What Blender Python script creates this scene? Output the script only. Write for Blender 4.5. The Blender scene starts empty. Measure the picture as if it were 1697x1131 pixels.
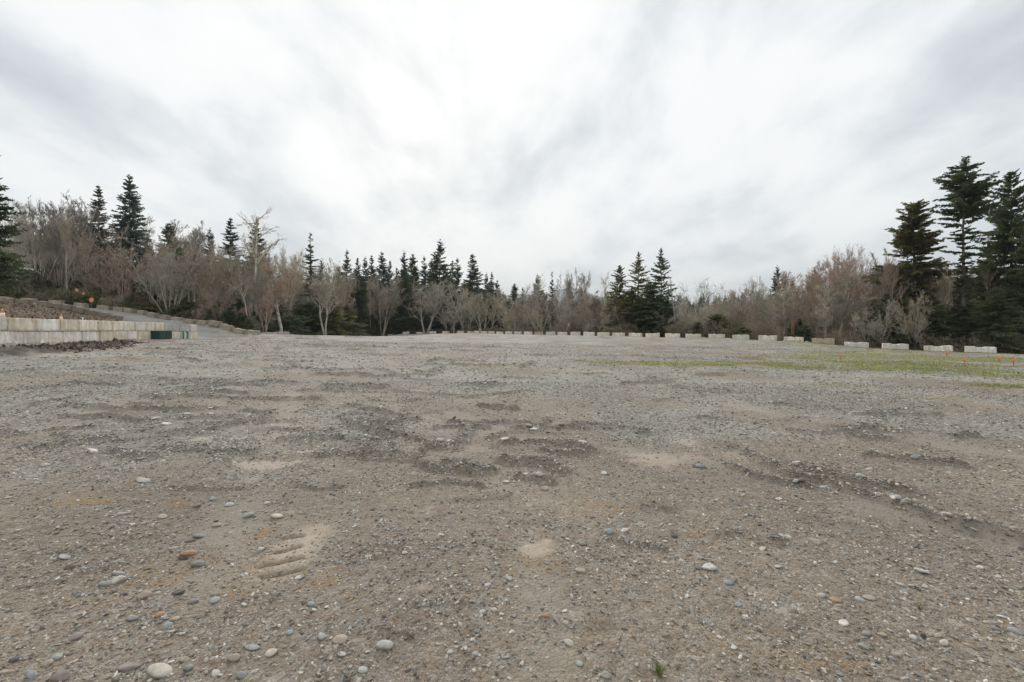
import bpy, math, random
import numpy as np
from mathutils import Vector

S = bpy.context.scene
COL = S.collection
PI = math.pi

# ------------------------------------------------------------------ camera, world, sun, exposure
F = 754.0            # focal length in photo pixels (16 mm lens on 36 mm, 1697 px wide)
CX, HY = 848.5, 541.0
EYE = 1.6
cam_d = bpy.data.cameras.new('camera'); cam = bpy.data.objects.new('camera', cam_d); COL.objects.link(cam)
cam_d.sensor_width = 36; cam_d.lens = 36 * F / 1697
cam_d.shift_y = (HY - 565.5) / 1697
cam_d.clip_start = 0.05; cam_d.clip_end = 12000
cam.location = (0, 0, EYE); cam.rotation_euler = (PI/2, 0, 0)
S.camera = cam

SUN_AZ, SUN_EL = math.radians(-12), math.radians(27)   # azimuth from +Y (clockwise positive)
w = bpy.data.worlds.new('World'); S.world = w; w.use_nodes = True
nt = w.node_tree; nt.nodes.clear()
def N(t, typ, **k):
    n = t.nodes.new(typ)
    for a, b in k.items(): setattr(n, a, b)
    return n
def L(t, a, b): t.links.new(a, b)
def mathn(t, op, a, b=None, clamp=False):
    n = N(t, 'ShaderNodeMath', operation=op, use_clamp=clamp)
    for i, v in enumerate((a, b)):
        if v is None: continue
        if isinstance(v, (int, float)): n.inputs[i].default_value = v
        else: L(t, v, n.inputs[i])
    return n.outputs[0]
def ramp(t, fac, stops, interp='LINEAR'):
    n = N(t, 'ShaderNodeValToRGB'); cr = n.color_ramp; cr.interpolation = interp
    while len(cr.elements) > 1: cr.elements.remove(cr.elements[-1])
    for i, (p, c) in enumerate(stops):
        e = cr.elements[0] if i == 0 else cr.elements.new(p)
        e.position = p
        e.color = (c, c, c, 1) if isinstance(c, (int, float)) else (*c, 1)
    L(t, fac, n.inputs[0]); return n.outputs[0]
def mix(t, fac, a, b, mode='MIX'):
    n = N(t, 'ShaderNodeMix', data_type='RGBA', blend_type=mode)
    for s, v in ((n.inputs[0], fac), (n.inputs[6], a), (n.inputs[7], b)):
        if isinstance(v, (int, float)): s.default_value = v
        elif isinstance(v, tuple): s.default_value = (*v, 1)
        else: L(t, v, s)
    return n.outputs[2]
def noise(t, vec, scale, detail=4, rough=.55, dist=0, w_=None):
    n = N(t, 'ShaderNodeTexNoise')
    if w_ is not None:
        n.noise_dimensions = '4D'; L(t, w_, n.inputs['W'])
    L(t, vec, n.inputs['Vector']); n.inputs['Scale'].default_value = scale
    n.inputs['Detail'].default_value = detail; n.inputs['Roughness'].default_value = rough
    n.inputs['Distortion'].default_value = dist
    return n.outputs[0]

tc = N(nt, 'ShaderNodeTexCoord')
sep = N(nt, 'ShaderNodeSeparateXYZ'); L(nt, tc.outputs['Generated'], sep.inputs[0])
zc = mathn(nt, 'ADD', mathn(nt, 'MAXIMUM', sep.outputs[2], 0.0), 0.34)
cu = mathn(nt, 'DIVIDE', sep.outputs[0], zc); cv = mathn(nt, 'DIVIDE', sep.outputs[1], zc)
cmb = N(nt, 'ShaderNodeCombineXYZ'); L(nt, cu, cmb.inputs[0]); L(nt, cv, cmb.inputs[1])
mp = N(nt, 'ShaderNodeMapping'); L(nt, cmb.outputs[0], mp.inputs[0])
mp.inputs['Location'].default_value = (3.1, 7.6, 0); mp.inputs['Rotation'].default_value = (0, 0, -.30)
mp.inputs['Scale'].default_value = (1.6, .95, 1)
n1 = noise(nt, mp.outputs[0], 1.5, 7, .56, .22)
n2 = noise(nt, mp.outputs[0], 2.9, 7, .6, .25)
cl = mathn(nt, 'ADD', mathn(nt, 'MULTIPLY', n1, .72), mathn(nt, 'MULTIPLY', n2, .28))
sd = (math.sin(SUN_AZ)*math.cos(SUN_EL), math.cos(SUN_AZ)*math.cos(SUN_EL), math.sin(SUN_EL))
vm = N(nt, 'ShaderNodeVectorMath', operation='DOT_PRODUCT'); L(nt, tc.outputs['Generated'], vm.inputs[0]); vm.inputs[1].default_value = sd
glow = mathn(nt, 'POWER', mathn(nt, 'MAXIMUM', vm.outputs['Value'], 0.0), 5.0)
cl2 = mathn(nt, 'ADD', cl, mathn(nt, 'MULTIPLY', glow, .085))
ccol = ramp(nt, cl2, [(.36, (.365, .393, .418)), (.44, (.435, .46, .48)), (.50, (.51, .53, .543)), (.55, (.58, .594, .60)), (.60, (.63, .636, .635)), (.70, (.66, .66, .655))])
sky = N(nt, 'ShaderNodeTexSky', sky_type='NISHITA', sun_disc=False)
sky.sun_elevation = SUN_EL; sky.sun_rotation = SUN_AZ
skyb = mix(nt, 1.0, sky.outputs[0], (.10, .10, .10), 'MULTIPLY')
fin = mix(nt, .96, skyb, ccol)
bg = N(nt, 'ShaderNodeBackground'); bg.inputs[1].default_value = 1.0; L(nt, fin, bg.inputs[0])
out = N(nt, 'ShaderNodeOutputWorld'); L(nt, bg.outputs[0], out.inputs[0])

sun_d = bpy.data.lights.new('sun', 'SUN'); sun_d.energy = 1.3; sun_d.angle = math.radians(16); sun_d.color = (1, .965, .91)
sun = bpy.data.objects.new('sun', sun_d); COL.objects.link(sun)
sun.rotation_euler = Vector(sd).to_track_quat('Z', 'Y').to_euler()
S.view_settings.view_transform = 'Standard'; S.view_settings.look = 'None'
S.view_settings.exposure = 0.70; S.view_settings.gamma = 1.0; S.view_settings.use_curve_mapping = False
S.cycles.max_bounces = 5; S.cycles.diffuse_bounces = 3; S.cycles.glossy_bounces = 1; S.cycles.transparent_max_bounces = 4
S.cycles.caustics_reflective = False; S.cycles.caustics_refractive = False

rng = np.random.default_rng(7); random.seed(7)

# ------------------------------------------------------------------ mesh helpers
def tag(o, label=None, cat=None, group=None, kind=None):
    if label: o['label'] = label
    if cat: o['category'] = cat
    if group: o['group'] = group
    if kind: o['kind'] = kind
    return o
def mesh_tris(name, V, T, mat=None, smooth=False):
    V = np.asarray(V, np.float32); T = np.asarray(T, np.int32)
    me = bpy.data.meshes.new(name)
    me.vertices.add(len(V)); me.vertices.foreach_set('co', V.ravel())
    k = T.shape[1]
    me.loops.add(T.size); me.loops.foreach_set('vertex_index', T.ravel())
    me.polygons.add(len(T)); me.polygons.foreach_set('loop_start', np.arange(0, T.size, k, dtype=np.int32))
    if smooth: me.polygons.foreach_set('use_smooth', np.ones(len(T), bool))
    me.update(calc_edges=True)
    if mat: me.materials.append(mat)
    return me
def ob(name, me, parent=None, loc=(0, 0, 0), rz=0, link=True):
    o = bpy.data.objects.new(name, me)
    if link: COL.objects.link(o)
    o.location = loc; o.rotation_euler = (0, 0, rz)
    if parent: o.parent = parent
    return o
class MB:
    def __init__(s): s.V = []; s.Q = []
    def add(s, V, Fc):
        n = len(s.V); s.V += [tuple(v) for v in V]; s.Q += [tuple(i+n for i in f) for f in Fc]
    def box(s, x0, x1, y0, y1, z0, z1):
        s.add([(x0,y0,z0),(x1,y0,z0),(x1,y1,z0),(x0,y1,z0),(x0,y0,z1),(x1,y0,z1),(x1,y1,z1),(x0,y1,z1)],
              [(0,3,2,1),(4,5,6,7),(0,1,5,4),(1,2,6,5),(2,3,7,6),(3,0,4,7)])
    def lathe(s, prof, n=16, c=(0, 0)):
        V = []; Fc = []
        for r, z in prof:
            for i in range(n):
                a = 2*PI*i/n; V.append((c[0]+r*math.cos(a), c[1]+r*math.sin(a), z))
        for j in range(len(prof)-1):
            for i in range(n): Fc.append((j*n+i, j*n+(i+1) % n, (j+1)*n+(i+1) % n, (j+1)*n+i))
        Fc.append(tuple(range(n))[::-1]); Fc.append(tuple((len(prof)-1)*n+i for i in range(n)))
        s.add(V, Fc)
    def tube(s, pts, rad, n=8):
        pts = [Vector(p) for p in pts]; V = []; Fc = []
        for i, p in enumerate(pts):
            d = (pts[min(i+1, len(pts)-1)] - pts[max(i-1, 0)]).normalized()
            a = d.cross(Vector((.31, .77, .1))).normalized(); b = d.cross(a)
            r = rad[i] if isinstance(rad, (list, tuple)) else rad
            for k in range(n):
                q = 2*PI*k/n; V.append(tuple(p + a*r*math.cos(q) + b*r*math.sin(q)))
        for j in range(len(pts)-1):
            for i in range(n): Fc.append((j*n+i, j*n+(i+1) % n, (j+1)*n+(i+1) % n, (j+1)*n+i))
        Fc.append(tuple(range(n))[::-1]); Fc.append(tuple((len(pts)-1)*n+i for i in range(n)))
        s.add(V, Fc)
    def mesh(s, name, mat=None, bevel=0, smooth=False):
        me = bpy.data.meshes.new(name); me.from_pydata(s.V, [], s.Q); me.update()
        if bevel:
            import bmesh
            bm = bmesh.new(); bm.from_mesh(me)
            bmesh.ops.bevel(bm, geom=[e for e in bm.edges if e.calc_face_angle(0) > .5], offset=bevel, segments=2, affect='EDGES')
            bm.to_mesh(me); bm.free()
        if smooth: me.polygons.foreach_set('use_smooth', [True]*len(me.polygons))
        if mat: me.materials.append(mat)
        return me

# ------------------------------------------------------------------ numpy noise
def hash2(i, j, s):
    h = (i.astype(np.int64)*374761393 + j.astype(np.int64)*668265263 + s*974634777) & 0x7fffffff
    h = ((h ^ (h >> 13)) * 1274126177) & 0x7fffffff
    return ((h ^ (h >> 16)) & 0xffff) / 65535.0
def vnoise(x, y, s=0):
    xi = np.floor(x); yi = np.floor(y); fx = x-xi; fy = y-yi
    fx = fx*fx*(3-2*fx); fy = fy*fy*(3-2*fy)
    a = hash2(xi, yi, s); b = hash2(xi+1, yi, s); c = hash2(xi, yi+1, s); d = hash2(xi+1, yi+1, s)
    return (a*(1-fx)+b*fx)*(1-fy) + (c*(1-fx)+d*fx)*fy
def fbm(x, y, o=4, s=0):
    r = 0; a = .5; t = 0
    for k in range(o):
        r = r + a*vnoise(x*2**k + 17.3*k, y*2**k - 9.1*k, s+k); t += a; a *= .5
    return r/t
def sstep(a, b, x):
    t = np.clip((x-a)/(b-a), 0, 1); return t*t*(3-2*t)

# ------------------------------------------------------------------ terrain
def P(px, py, D): return ((px-CX)/F*D, D, EYE-(py-HY)/F*D)
# yard edge blocks: photo x of centre, base y, distance
EDGE = [(1624,586,38),(1555,584,39.5),(1483,580.3,41.2),(1419,577,43),(1364,570.5,45.2),(1315,567,48),(1272,564.8,50.8),
        (1227.6,562.8,53.4),(1187.5,561.4,56),(1149,561,58),(1114.5,560,60),(1081.7,559.4,62),(1053,558.8,64),(1025,558.1,66),
        (1000,557.4,68),(976,556.8,70),(953.5,556.2,72.6),(932,556,75.4),(912.5,555.6,78),(893,555.3,81),(875,555,84),
        (858.6,554.6,87),(843,554.4,90),(828,554,93),(814.5,553.6,96),(802,553.2,99),(790,552.8,102),(779.5,552.6,105),
        (763,552.8,107),(739,553.2,109),(717.5,553.4,111.3),(695.5,553.6,113.6),(673,553.8,115.8),(648.5,554.2,118)]
ROAD_FAR = [(419,553.5,50),(397,548.3,51),(376,545,52),(357,541.7,53),(336.6,539,54),(315,535.8,55),(294,533.5,56),
            (273.4,529,57.2),(253.5,525.8,58.6),(235.5,522.3,60),(215.6,518.6,61),(198,515.7,61.6),(172.6,513.6,62),
            (134.6,509.5,62.3),(93.3,505,62.5),(48.5,501,62.5),(7,498.5,62.6)]
ROAD_NEAR = [(191,531,50),(173,526.5,50.8),(155,522.5,51.5),(134,518.5,52),(112,514.5,52.6),(93,510.5,53),(74,508,53.3),(40,504.5,53.8),(18,503,54)]
W0 = np.array([-23.6, 21.0]); W1 = np.array([-27.6, 40.0])
wdir = (W1-W0)/np.linalg.norm(W1-W0); wlen = np.linalg.norm(W1-W0)
wnrm = np.array([-wdir[1], wdir[0]])        # to the back (left) of the wall
shared = []
shared += [(0,0,0),(3,2,0),(-3,2,0),(4,6,0),(-4,6,0),(0,10,0),(0,-10,0),(0,20,.05),(-8,20,.15),(9,20,-.1),(14,10,-.1),(20,20,-.35),(0,40,.1),(12,40,-.05),
           (22,32,-.4),(-10,40,.2),(0,60,.15),(-12,62,.2),(-14,80,.1),(28,20,-.5),(24,6,-.3)]
shared += [P(*e) for e in EDGE[::2]]
for e in EDGE[::3]:                          # ground falls away behind the blocks
    x, y, z = P(*e); d = math.hypot(x, y)
    for k, dz in ((7, -1.6), (25, -3.0), (60, -4.0)):
        shared.append((x*(1+k/d), y*(1+k/d), z+dz))
shared += [P(*e) for e in ROAD_FAR[::2]]
shared += [(-30,58,.3),(-26,75,-.5),(-20,100,-1.5),(-40,110,-2.5),P(470,556,52),P(500,556,60)]
shared += [P(100,494,75),P(10,482,75),P(200,505,78),P(300,528,74),P(380,541,70),P(-200,470,70),(-120,110,16),(-70,120,7),
           (-140,70,15),(-120,20,8),(-70,-20,3),(60,20,-3),(90,60,-5),(70,-10,-1),(150,150,-5),(60,170,-5),(0,220,-6),(-80,230,2),(-200,200,20),(250,250,-4),
           (0,-80,0),(100,-100,-2),(-100,-100,4)]
wall_base = [P(0,570.3,20.97),P(62,569,23),P(132,566.4,25.9),P(206,563.8,30),P(272,562,34.9),P(327,561.6,40.2)]
Lpts = shared + wall_base + [(-15,14,.4),(-22,14,.85),(-20,5,.6),(-12,28,.35),(-20,30,.5),(-14,5,.3),P(330,561,42),P(350,560,46),P(300,552,49)]
WTOP = [(p[0], p[1], p[2]+1.28) for p in wall_base]
Upts = shared + [P(*e) for e in ROAD_NEAR] + [P(290,545,46.5),P(330,549.5,45),P(250,540,48),P(350,552,44)]
Upts += [(p[0]-1.2, p[1]+.6, p[2]-.15-.05*i) for i, p in enumerate(WTOP)]
Upts += [P(20,512,38),P(60,513,42),P(110,518.5,43),P(150,524,44),(-45,25,4.5),(-30,10,2.6),(-50,5,4),(-60,45,5.2),P(200,533.5,46)]
def tps(pts):
    A = np.array(pts, float); n = len(A)
    d = np.hypot(A[:,None,0]-A[None,:,0], A[:,None,1]-A[None,:,1])
    K = np.where(d > 0, d*d*np.log(d+1e-9), 0) + np.eye(n)*.15
    Pm = np.c_[np.ones(n), A[:,0], A[:,1]]
    M = np.block([[K, Pm], [Pm.T, np.zeros((3,3))]])
    c = np.linalg.solve(M, np.r_[A[:,2], 0, 0, 0])
    def f(x, y):
        r = c[n] + c[n+1]*x + c[n+2]*y
        for i in range(n):
            d2 = (x-A[i,0])**2 + (y-A[i,1])**2
            r = r + c[i]*.5*d2*np.log(d2+1e-12)
        return r
    return f
tL, tU = tps(Lpts), tps(Upts)
def clampfar(x, y):
    r = np.hypot(x, y); k = np.minimum(1, 230/np.maximum(r, 1e-6)); return x*k, y*k
def macro(x, y):
    x = np.asarray(x, float); y = np.asarray(y, float)
    xx, yy = clampfar(x, y)
    zl = tL(xx, yy)
    rx = x-W0[0]; ry = y-W0[1]
    t = rx*wdir[0]+ry*wdir[1]; s = rx*wnrm[0]+ry*wnrm[1]
    wd = .3 + np.maximum(t-wlen, 0)*1.2
    m = sstep(.18, .18+wd, s)*(t > -60)
    if np.any(m > 0):
        zu = tU(xx, yy); z = zl*(1-m)+zu*m
    else: z = zl
    return z
edge_px = np.array([-600,-200,7,134,235,336,419,440,540,640,648,780,875,976,1081,1187,1315,1419,1555,1624,1900,2600.]); 
edge_D = np.array([64,64,62.6,62.3,60,54,50,57,86,116,118,105,84,70,62,56,48,43,39.5,38,33,26.])
macro0 = macro
es_px = np.array([300,425,440,540,640]+[e[0] for e in EDGE[::-1]]+[1800,2400]); es_y = np.array([556,555.5,554.6,553.6,553.6]+[e[1] for e in EDGE[::-1]]+[592,610])
def macro(x, y):
    z = macro0(x, y); D = np.maximum(np.asarray(y, float), .5); px = CX+F*np.asarray(x, float)/D
    De = np.interp(px, edge_px, edge_D); De = np.where((px > 425)&(px < 640), De-3, De)
    ye = np.interp(px, es_px, es_y) + .05
    lim = EYE-(ye-HY)/F*D
    k = sstep(360, 425, px)*(D <= De+.4)*(np.asarray(y) > 4)
    return np.where(k > 0, z*(1-k)+np.minimum(z, lim)*k, z)
def at(px, py, fn=None, D0=1.2, D1=140.):
    fn = fn or macro
    D = np.geomspace(D0, D1, 500)
    x = (px-CX)/F*D; zr = EYE-(py-HY)/F*D
    h = fn(x, D)
    k = np.argmax(zr < h)
    if zr[k] >= h[k]: k = len(D)-1
    if k > 0:
        a = (zr[k-1]-h[k-1]); b = (h[k]-zr[k]); d = D[k-1]+(D[k]-D[k-1])*a/(a+b+1e-9)
    else: d = D[0]
    return np.array([(px-CX)/F*d, d])

# small relief of the yard: windrows, ruts and berms (photo polylines -> ground)
RIDGES = [([(556,693),(590,686),(640,690),(690,688)],.035,.10),([(572,700),(600,709),(625,716),(650,722)],.085,.17),([(598,699),(630,702),(655,706)],.07,.13),
 ([(655,712),(690,725),(722,735)],.035,.10),([(738,742),(705,744),(690,757),(694,769),(715,778),(750,783),(790,786),(812,783)],.06,.09),
 ([(600,755),(650,757),(688,758)],.03,.06),([(580,763),(640,764),(690,766)],.025,.06),([(735,765),(770,770),(790,773)],.04,.07),
 ([(832,767),(880,770),(910,777),(934,786)],.07,.11),([(860,790),(890,795),(912,801)],.045,.09),([(928,733),(955,739),(975,745)],.055,.12),([(900,745),(925,752),(960,752)],.04,.12),
 ([(1215,745),(1260,762),(1310,785),(1360,795),(1420,815),(1480,835),(1540,853),(1600,870),(1690,893)],.05,.12),([(1200,770),(1280,795),(1340,806)],.035,.07),
 ([(1330,776),(1420,796),(1500,812)],.045,.15),([(1440,755),(1500,762),(1590,770)],.04,.12),
 ([(110,690),(160,692),(210,695),(240,698)],.045,.12),([(250,655),(330,658),(400,662)],.05,.14),([(262,640),(320,635),(375,641)],.04,.14),([(310,690),(380,692),(490,700)],.035,.10),
 ([(350,712),(380,704),(400,700)],.06,.12),([(90,722),(130,728)],.03,.06),([(410,635),(450,632),(490,636)],.05,.18),([(550,648),(600,652),(640,650)],.03,.08),
 ([(705,1000),(740,1006),(785,1012)],.028,.07),([(625,1058),(680,1062),(705,1052)],.025,.06),([(880,1027),(930,1033),(965,1040),(1000,1036)],.025,.06),([(1000,897),(1060,902),(1100,910)],.04,.10),
 ([(1185,882),(1230,888),(1290,892)],.045,.12),([(600,900),(650,905),(700,900),(740,912)],.02,.06),([(300,806),(350,812),(400,808)],.018,.07),
 ([(500,803),(540,810),(575,806)],.018,.06),([(60,925),(150,905),(260,888)],.02,.06),([(30,970),(120,950),(240,930)],.02,.05),([(1060,835),(1120,842)],.02,.07),
 ([(810,870),(860,866),(900,872)],.02,.05),([(680,806),(740,800),(800,808)],.03,.05),([(760,830),(840,826)],.02,.06),([(520,925),(600,930),(660,918)],.02,.06)]
GROOVES = [([(470,893),(500,888)],-.026,.022),([(457,915),(497,905)],-.022,.022),([(436,938),(500,924)],-.024,.024),([(434,957),(503,943)],-.022,.022)]
segs = []
def add_line(pl, h, wd):
    g = [at(*p) for p in pl]
    for a, b in zip(g[:-1], g[1:]): segs.append((a[0], a[1], b[0], b[1], h, wd))
for pl, h, wd in RIDGES:
    fgd = pl[0][1] > 860; add_line(pl, h*(.45 if fgd else 1.0), wd*(.55 if fgd else .72))
NR = len(segs)
for pl, h, wd in GROOVES: add_line(pl, h, wd)
rr = random.Random(3)
for k in range(230):                         # machine track windrows all over the yard
    D = math.exp(rr.uniform(math.log(5.5), math.log(60))); px = rr.uniform(-250, 1950)
    if rr.random() < .45: px = rr.gauss(520, 230)
    x, y = (px-CX)/F*D, D
    ln = rr.uniform(.3, .9)*(1+D/12); a = rr.gauss(.0, .35) + (0 if rr.random() < .7 else rr.choice([.8, -.8, 1.3]))
    dx, dy = math.cos(a)*ln/2, math.sin(a)*ln/2
    h = rr.uniform(.010, .032)*(1+D/13)
    segs.append((x-dx, y-dy, x, y+rr.gauss(0, .04*ln), h, rr.uniform(.035, .08)*(1+D/14)))
    segs.append((x, segs[-1][3], x+dx, y+dy, h, segs[-1][5]))
SOIL = [((-60,584),(40,581),(110,575.5),(210,569)), ((0,588),(60,585),(110,581)), ((110,582),(150,579),(190,574))]
def relief(x, y):
    """returns height and ridge mask"""
    z = np.zeros_like(x); m = np.zeros_like(x)
    nz = .45 + 1.1*fbm(x*9, y*9, 3, 5)
    wx = x + .12*(fbm(x*2.2, y*2.2, 3, 31)-.5); wy = y + .25*(fbm(x*2.2, y*2.2, 3, 37)-.5)
    for i, (ax, ay, bx, by, h, wd) in enumerate(segs):
        R = wd*3.2
        sel = np.nonzero((x > min(ax,bx)-R-.1) & (x < max(ax,bx)+R+.1) & (y > min(ay,by)-R-.2) & (y < max(ay,by)+R+.2))[0]
        if not len(sel): continue
        X, Y = wx[sel], wy[sel]; vx, vy = bx-ax, by-ay; l2 = vx*vx+vy*vy+1e-9
        t = np.clip(((X-ax)*vx+(Y-ay)*vy)/l2, 0, 1)
        d = np.hypot(X-ax-t*vx, Y-ay-t*vy)/wd
        g = np.exp(-d*d)
        if h < 0:
            X, Y = x[sel], y[sel]; t = np.clip(((X-ax)*vx+(Y-ay)*vy)/l2, 0, 1)
            d = np.hypot(X-ax-t*vx, Y-ay-t*vy)/wd*(1+.5*(fbm(X*25, Y*25, 2, 6)-.5)); g = np.exp(-d*d)
            z[sel] += h*g; m[sel] = np.where(g > .12, -g, m[sel])
        else:
            h *= 1.35; z[sel] = np.maximum(z[sel], h*g*nz[sel]) - h*.25*np.exp(-(d-2)**2*2)*nz[sel]
            m[sel] = np.maximum(m[sel], g*np.clip(h/.055, .15, 1)*np.clip(nz[sel], 0, 1))
    return z, m
def dfar(px): return np.interp(px, edge_px, edge_D)
near_px = np.array([-300,-100,18,112,191,300,360]); near_D = np.array([56,55,54,52.6,50,45,40])
def fields(x, y):
    """masks of the ground sheet"""
    D = np.maximum(y, .3); px = CX + F*x/D
    back = (y < 1)
    r = np.hypot(x, y)
    edge = dfar(px) + .8 + 1.6*(fbm(x*.6, y*.6, 3, 8)-.5)
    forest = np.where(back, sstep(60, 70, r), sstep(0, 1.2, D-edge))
    rx = x-W0[0]; ry = y-W0[1]; t = rx*wdir[0]+ry*wdir[1]; s = rx*wnrm[0]+ry*wnrm[1]
    nd = np.interp(px, near_px, near_D)
    mound = ((s > .25) & (y < nd+.3) & (px < 300)).astype(float) * (1-forest)
    mound = mound*sstep(300, 225, px)
    return px, D, forest, mound, s, t
def soilmask(x, y):
    m = np.zeros_like(x)
    for pl in SOILG:
        for a, b in zip(pl[:-1], pl[1:]):
            vx, vy = b-a; l2 = vx*vx+vy*vy
            tt = np.clip(((x-a[0])*vx+(y-a[1])*vy)/l2, 0, 1)
            d = np.hypot(x-a[0]-tt*vx, y-a[1]-tt*vy)
            m = np.maximum(m, sstep(1.2, .2, d+.9*(fbm(x*1.3, y*1.3, 4, 77)-.5)))
    return m
SOILG = [[at(*p) for p in pl] for pl in SOIL]
def full(x, y):
    x = np.asarray(x, float).ravel(); y = np.asarray(y, float).ravel()
    z = macro(x, y); rz, rm = relief(x, y)
    px, D, forest, mound, s, t = fields(x, y)
    near = 1-forest
    nf = sstep(60, 6, np.hypot(x, y))
    z = z + near*(.05*(fbm(x*.45, y*.45, 3, 1)-.5) + .018*(fbm(x*2.1, y*2.1, 3, 2)-.5) + nf*.016*(fbm(x*11, y*11, 3, 3)-.5) + rz)
    sm = soilmask(x, y)
    z = z + sm*(.03+.30*(fbm(x*3, y*3, 4, 9)-.3)) + mound*(.5*(fbm(x*2, y*2, 4, 12)-.5)) + forest*.6*(fbm(x*.5, y*.5, 3, 14)-.5)
    return z, rm, forest, mound, sm, px, D, s, t

# polar sheet: fine in front, coarse behind
ang = np.r_[np.linspace(-PI, -1.15, 60, endpoint=False), np.linspace(-1.15, 1.15, 960, endpoint=False), np.linspace(1.15, PI, 61)]
rad = np.r_[np.linspace(.25, 1.5, 8, endpoint=False), np.geomspace(1.5, 130, 640, endpoint=False), np.geomspace(130, 9000, 40)]
A_, R_ = np.meshgrid(ang, rad)
gx = (R_*np.sin(A_)).ravel(); gy = (R_*np.cos(A_)).ravel()
gz, grm, gfor, gmound, gsoil, gpx, gD, gs, gt = full(gx, gy)
far = sstep(230, 1200, np.hypot(gx, gy)); gz = gz*(1-far) - 8*far
na, nr = len(ang), len(rad)
ii = np.arange(nr-1)[:,None]*na + np.arange(na-1)[None,:]
quads = np.stack([ii, ii+1, ii+na+1, ii+na], -1).reshape(-1, 4)[:, ::-1]
V = np.c_[gx, gy, gz]
# close the hole under the camera
c0 = len(V); V = np.vstack([V, [[0, 0, 0.0]]])

# stain masks
def blob(cx, cy, rx, ry, soft=.55, nsc=1.0, seed=0, na_=1.3):
    c = at(cx, cy); a = at(cx, cy-ry)[1]; b = at(cx, cy+ry)[1]
    rxm = rx*c[1]/F; rym = max((a-b)/2, .05)
    cyy = (a+b)/2
    sc = nsc*1.6/min(rxm, 1.5)
    nn = fbm(gx[:len(gx)]*sc, gy*sc, 4, 40+seed)-.5
    d = np.hypot((gx-c[0])/rxm, (gy-cyy)/rym) + na_*nn
    return sstep(1.0, 1.0-soft, d)*(gy > .5)
dust = np.zeros_like(gx)
for i, (cx, cy, rx, ry, a) in enumerate([(478,925,66,78,.9),(455,764,65,22,1),(500,757,28,14,1),(1095,762,72,20,.85),(892,912,52,26,1),(1140,733,38,11,.7),(1232,760,34,10,.8),(1665,888,62,18,.8),
        (330,728,20,7,.9),(270,735,14,6,.6),(675,745,26,8,.5),(780,745,45,8,.4),(1390,602,50,3.5,.9),(1280,586,120,4,.5),(60,588,80,5,.6),(420,793,25,8,.5)]):
    dust = np.maximum(dust, a*blob(cx, cy, rx, ry, .85, 1, i, (.45 if i == 0 else 1.5)))
ochre = np.zeros_like(gx)
for i, (cx, cy, rx, ry, a) in enumerate([(140,830,80,16,.8),(285,838,40,10,1),(430,885,25,14,.9),(880,935,70,40,.6),(1180,880,50,20,.6),(1000,838,60,20,.4),(990,1055,60,20,.6),(420,950,50,60,.5),(600,728,22,6,.6),(615,790,22,7,.6),
        (660,808,35,6,.5),(1380,790,60,8,.4),(540,965,50,40,.5),(1300,1090,140,40,.45),(240,960,120,50,.4)]):
    ochre = np.maximum(ochre, a*blob(cx, cy, rx, ry, .9, 1.2, 30+i))
moss = np.zeros_like(gx)
for i, (cx, cy, rx, ry, a) in enumerate([(1010,601,120,4,1),(1140,604,160,5,1),(1290,606,160,8,1),(560,606,80,3,.25),(820,607,90,3,.3),(1400,588,150,9,.9),(1450,600,200,14,1),(1560,614,220,14,1),(1620,596,160,8,.9),(1690,582,190,5,1),(1500,580,90,3.5,.9),(1660,640,100,6,.8),
        (1900,600,260,26,1),(1560,594,240,13,.8),(1640,622,150,10,.8),(1240,592,60,3,.5),(1180,620,60,4,.25),(1400,640,90,5,.3),(760,613,120,3,.22),(1580,660,90,8,.35)]):
    moss = np.maximum(moss, a*blob(cx, cy, rx, ry, .8, .8, 60+i))
mossn = fbm(gx*1.1, gy*1.1, 4, 91); moss = moss*sstep(.20, .40, mossn)
# broad brown dirt versus grey gravel
brown = sstep(.40, .60, fbm(gx*.42+3, gy*.42, 4, 55)*.75 + .25*fbm(gx*2.5, gy*2.5, 3, 58) + .17*sstep(7.0, 3.2, gy) - .08*sstep(6, 12, gy))
lane = np.zeros_like(gx)
for pl, wd in (([(455,561),(440,590),(405,630),(330,690),(180,760),(-60,860)],.32),([(500,561),(500,592),(490,632),(470,700),(440,762),(400,840),(330,960)],.30),([(405,562),(360,590),(290,630),(160,680),(-60,740)],.35),
               ([(620,562),(640,595),(700,650),(800,715),(960,742),(1100,758),(1240,775),(1420,832),(1700,915)],.28),([(540,562),(560,600),(620,655),(740,712),(800,760),(880,900),(930,1100)],.25),
               ([(800,562),(900,590),(1050,630),(1300,690),(1700,760)],.45),([(1000,567),(1100,590),(1300,618),(1697,665)],.4)):
    g_ = [at(*p) for p in pl]
    wx_ = gx+.25*(fbm(gx*.9, gy*.9, 3, 71)-.5); wy_ = gy+.4*(fbm(gx*.9, gy*.9, 3, 73)-.5)
    for a, b in zip(g_[:-1], g_[1:]):
        v = b-a; tt = np.clip(((wx_-a[0])*v[0]+(wy_-a[1])*v[1])/(v@v), 0, 1); d = np.hypot(wx_-a[0]-tt*v[0], wy_-a[1]-tt*v[1])/wd
        lane = np.maximum(lane, sstep(1.2, .3, d))
lane *= sstep(.30, .60, fbm(gx*1.3, gy*1.3, 4, 75))
road = ((gs > 0)&(gpx < 345)&(gmound < .5)&(gfor < .5)&(gy > 38)).astype(float)
dust *= (1-.8*np.clip(-grm, 0, 1)); rid = np.clip(grm, 0, 1); rid = np.maximum.reduce([rid]+[.95*blob(cx, cy, rx, ry, .6, 1, 90, .8) for cx, cy, rx, ry in ((1060,590,32,2.2),(1290,579,60,2),(1420,583,50,1.6),(1480,600,60,2.2),(1570,606,60,2.2),(1160,577,50,1.6),(1250,587,60,1.6))]); groove = np.clip(-grm, 0, 1)

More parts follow.
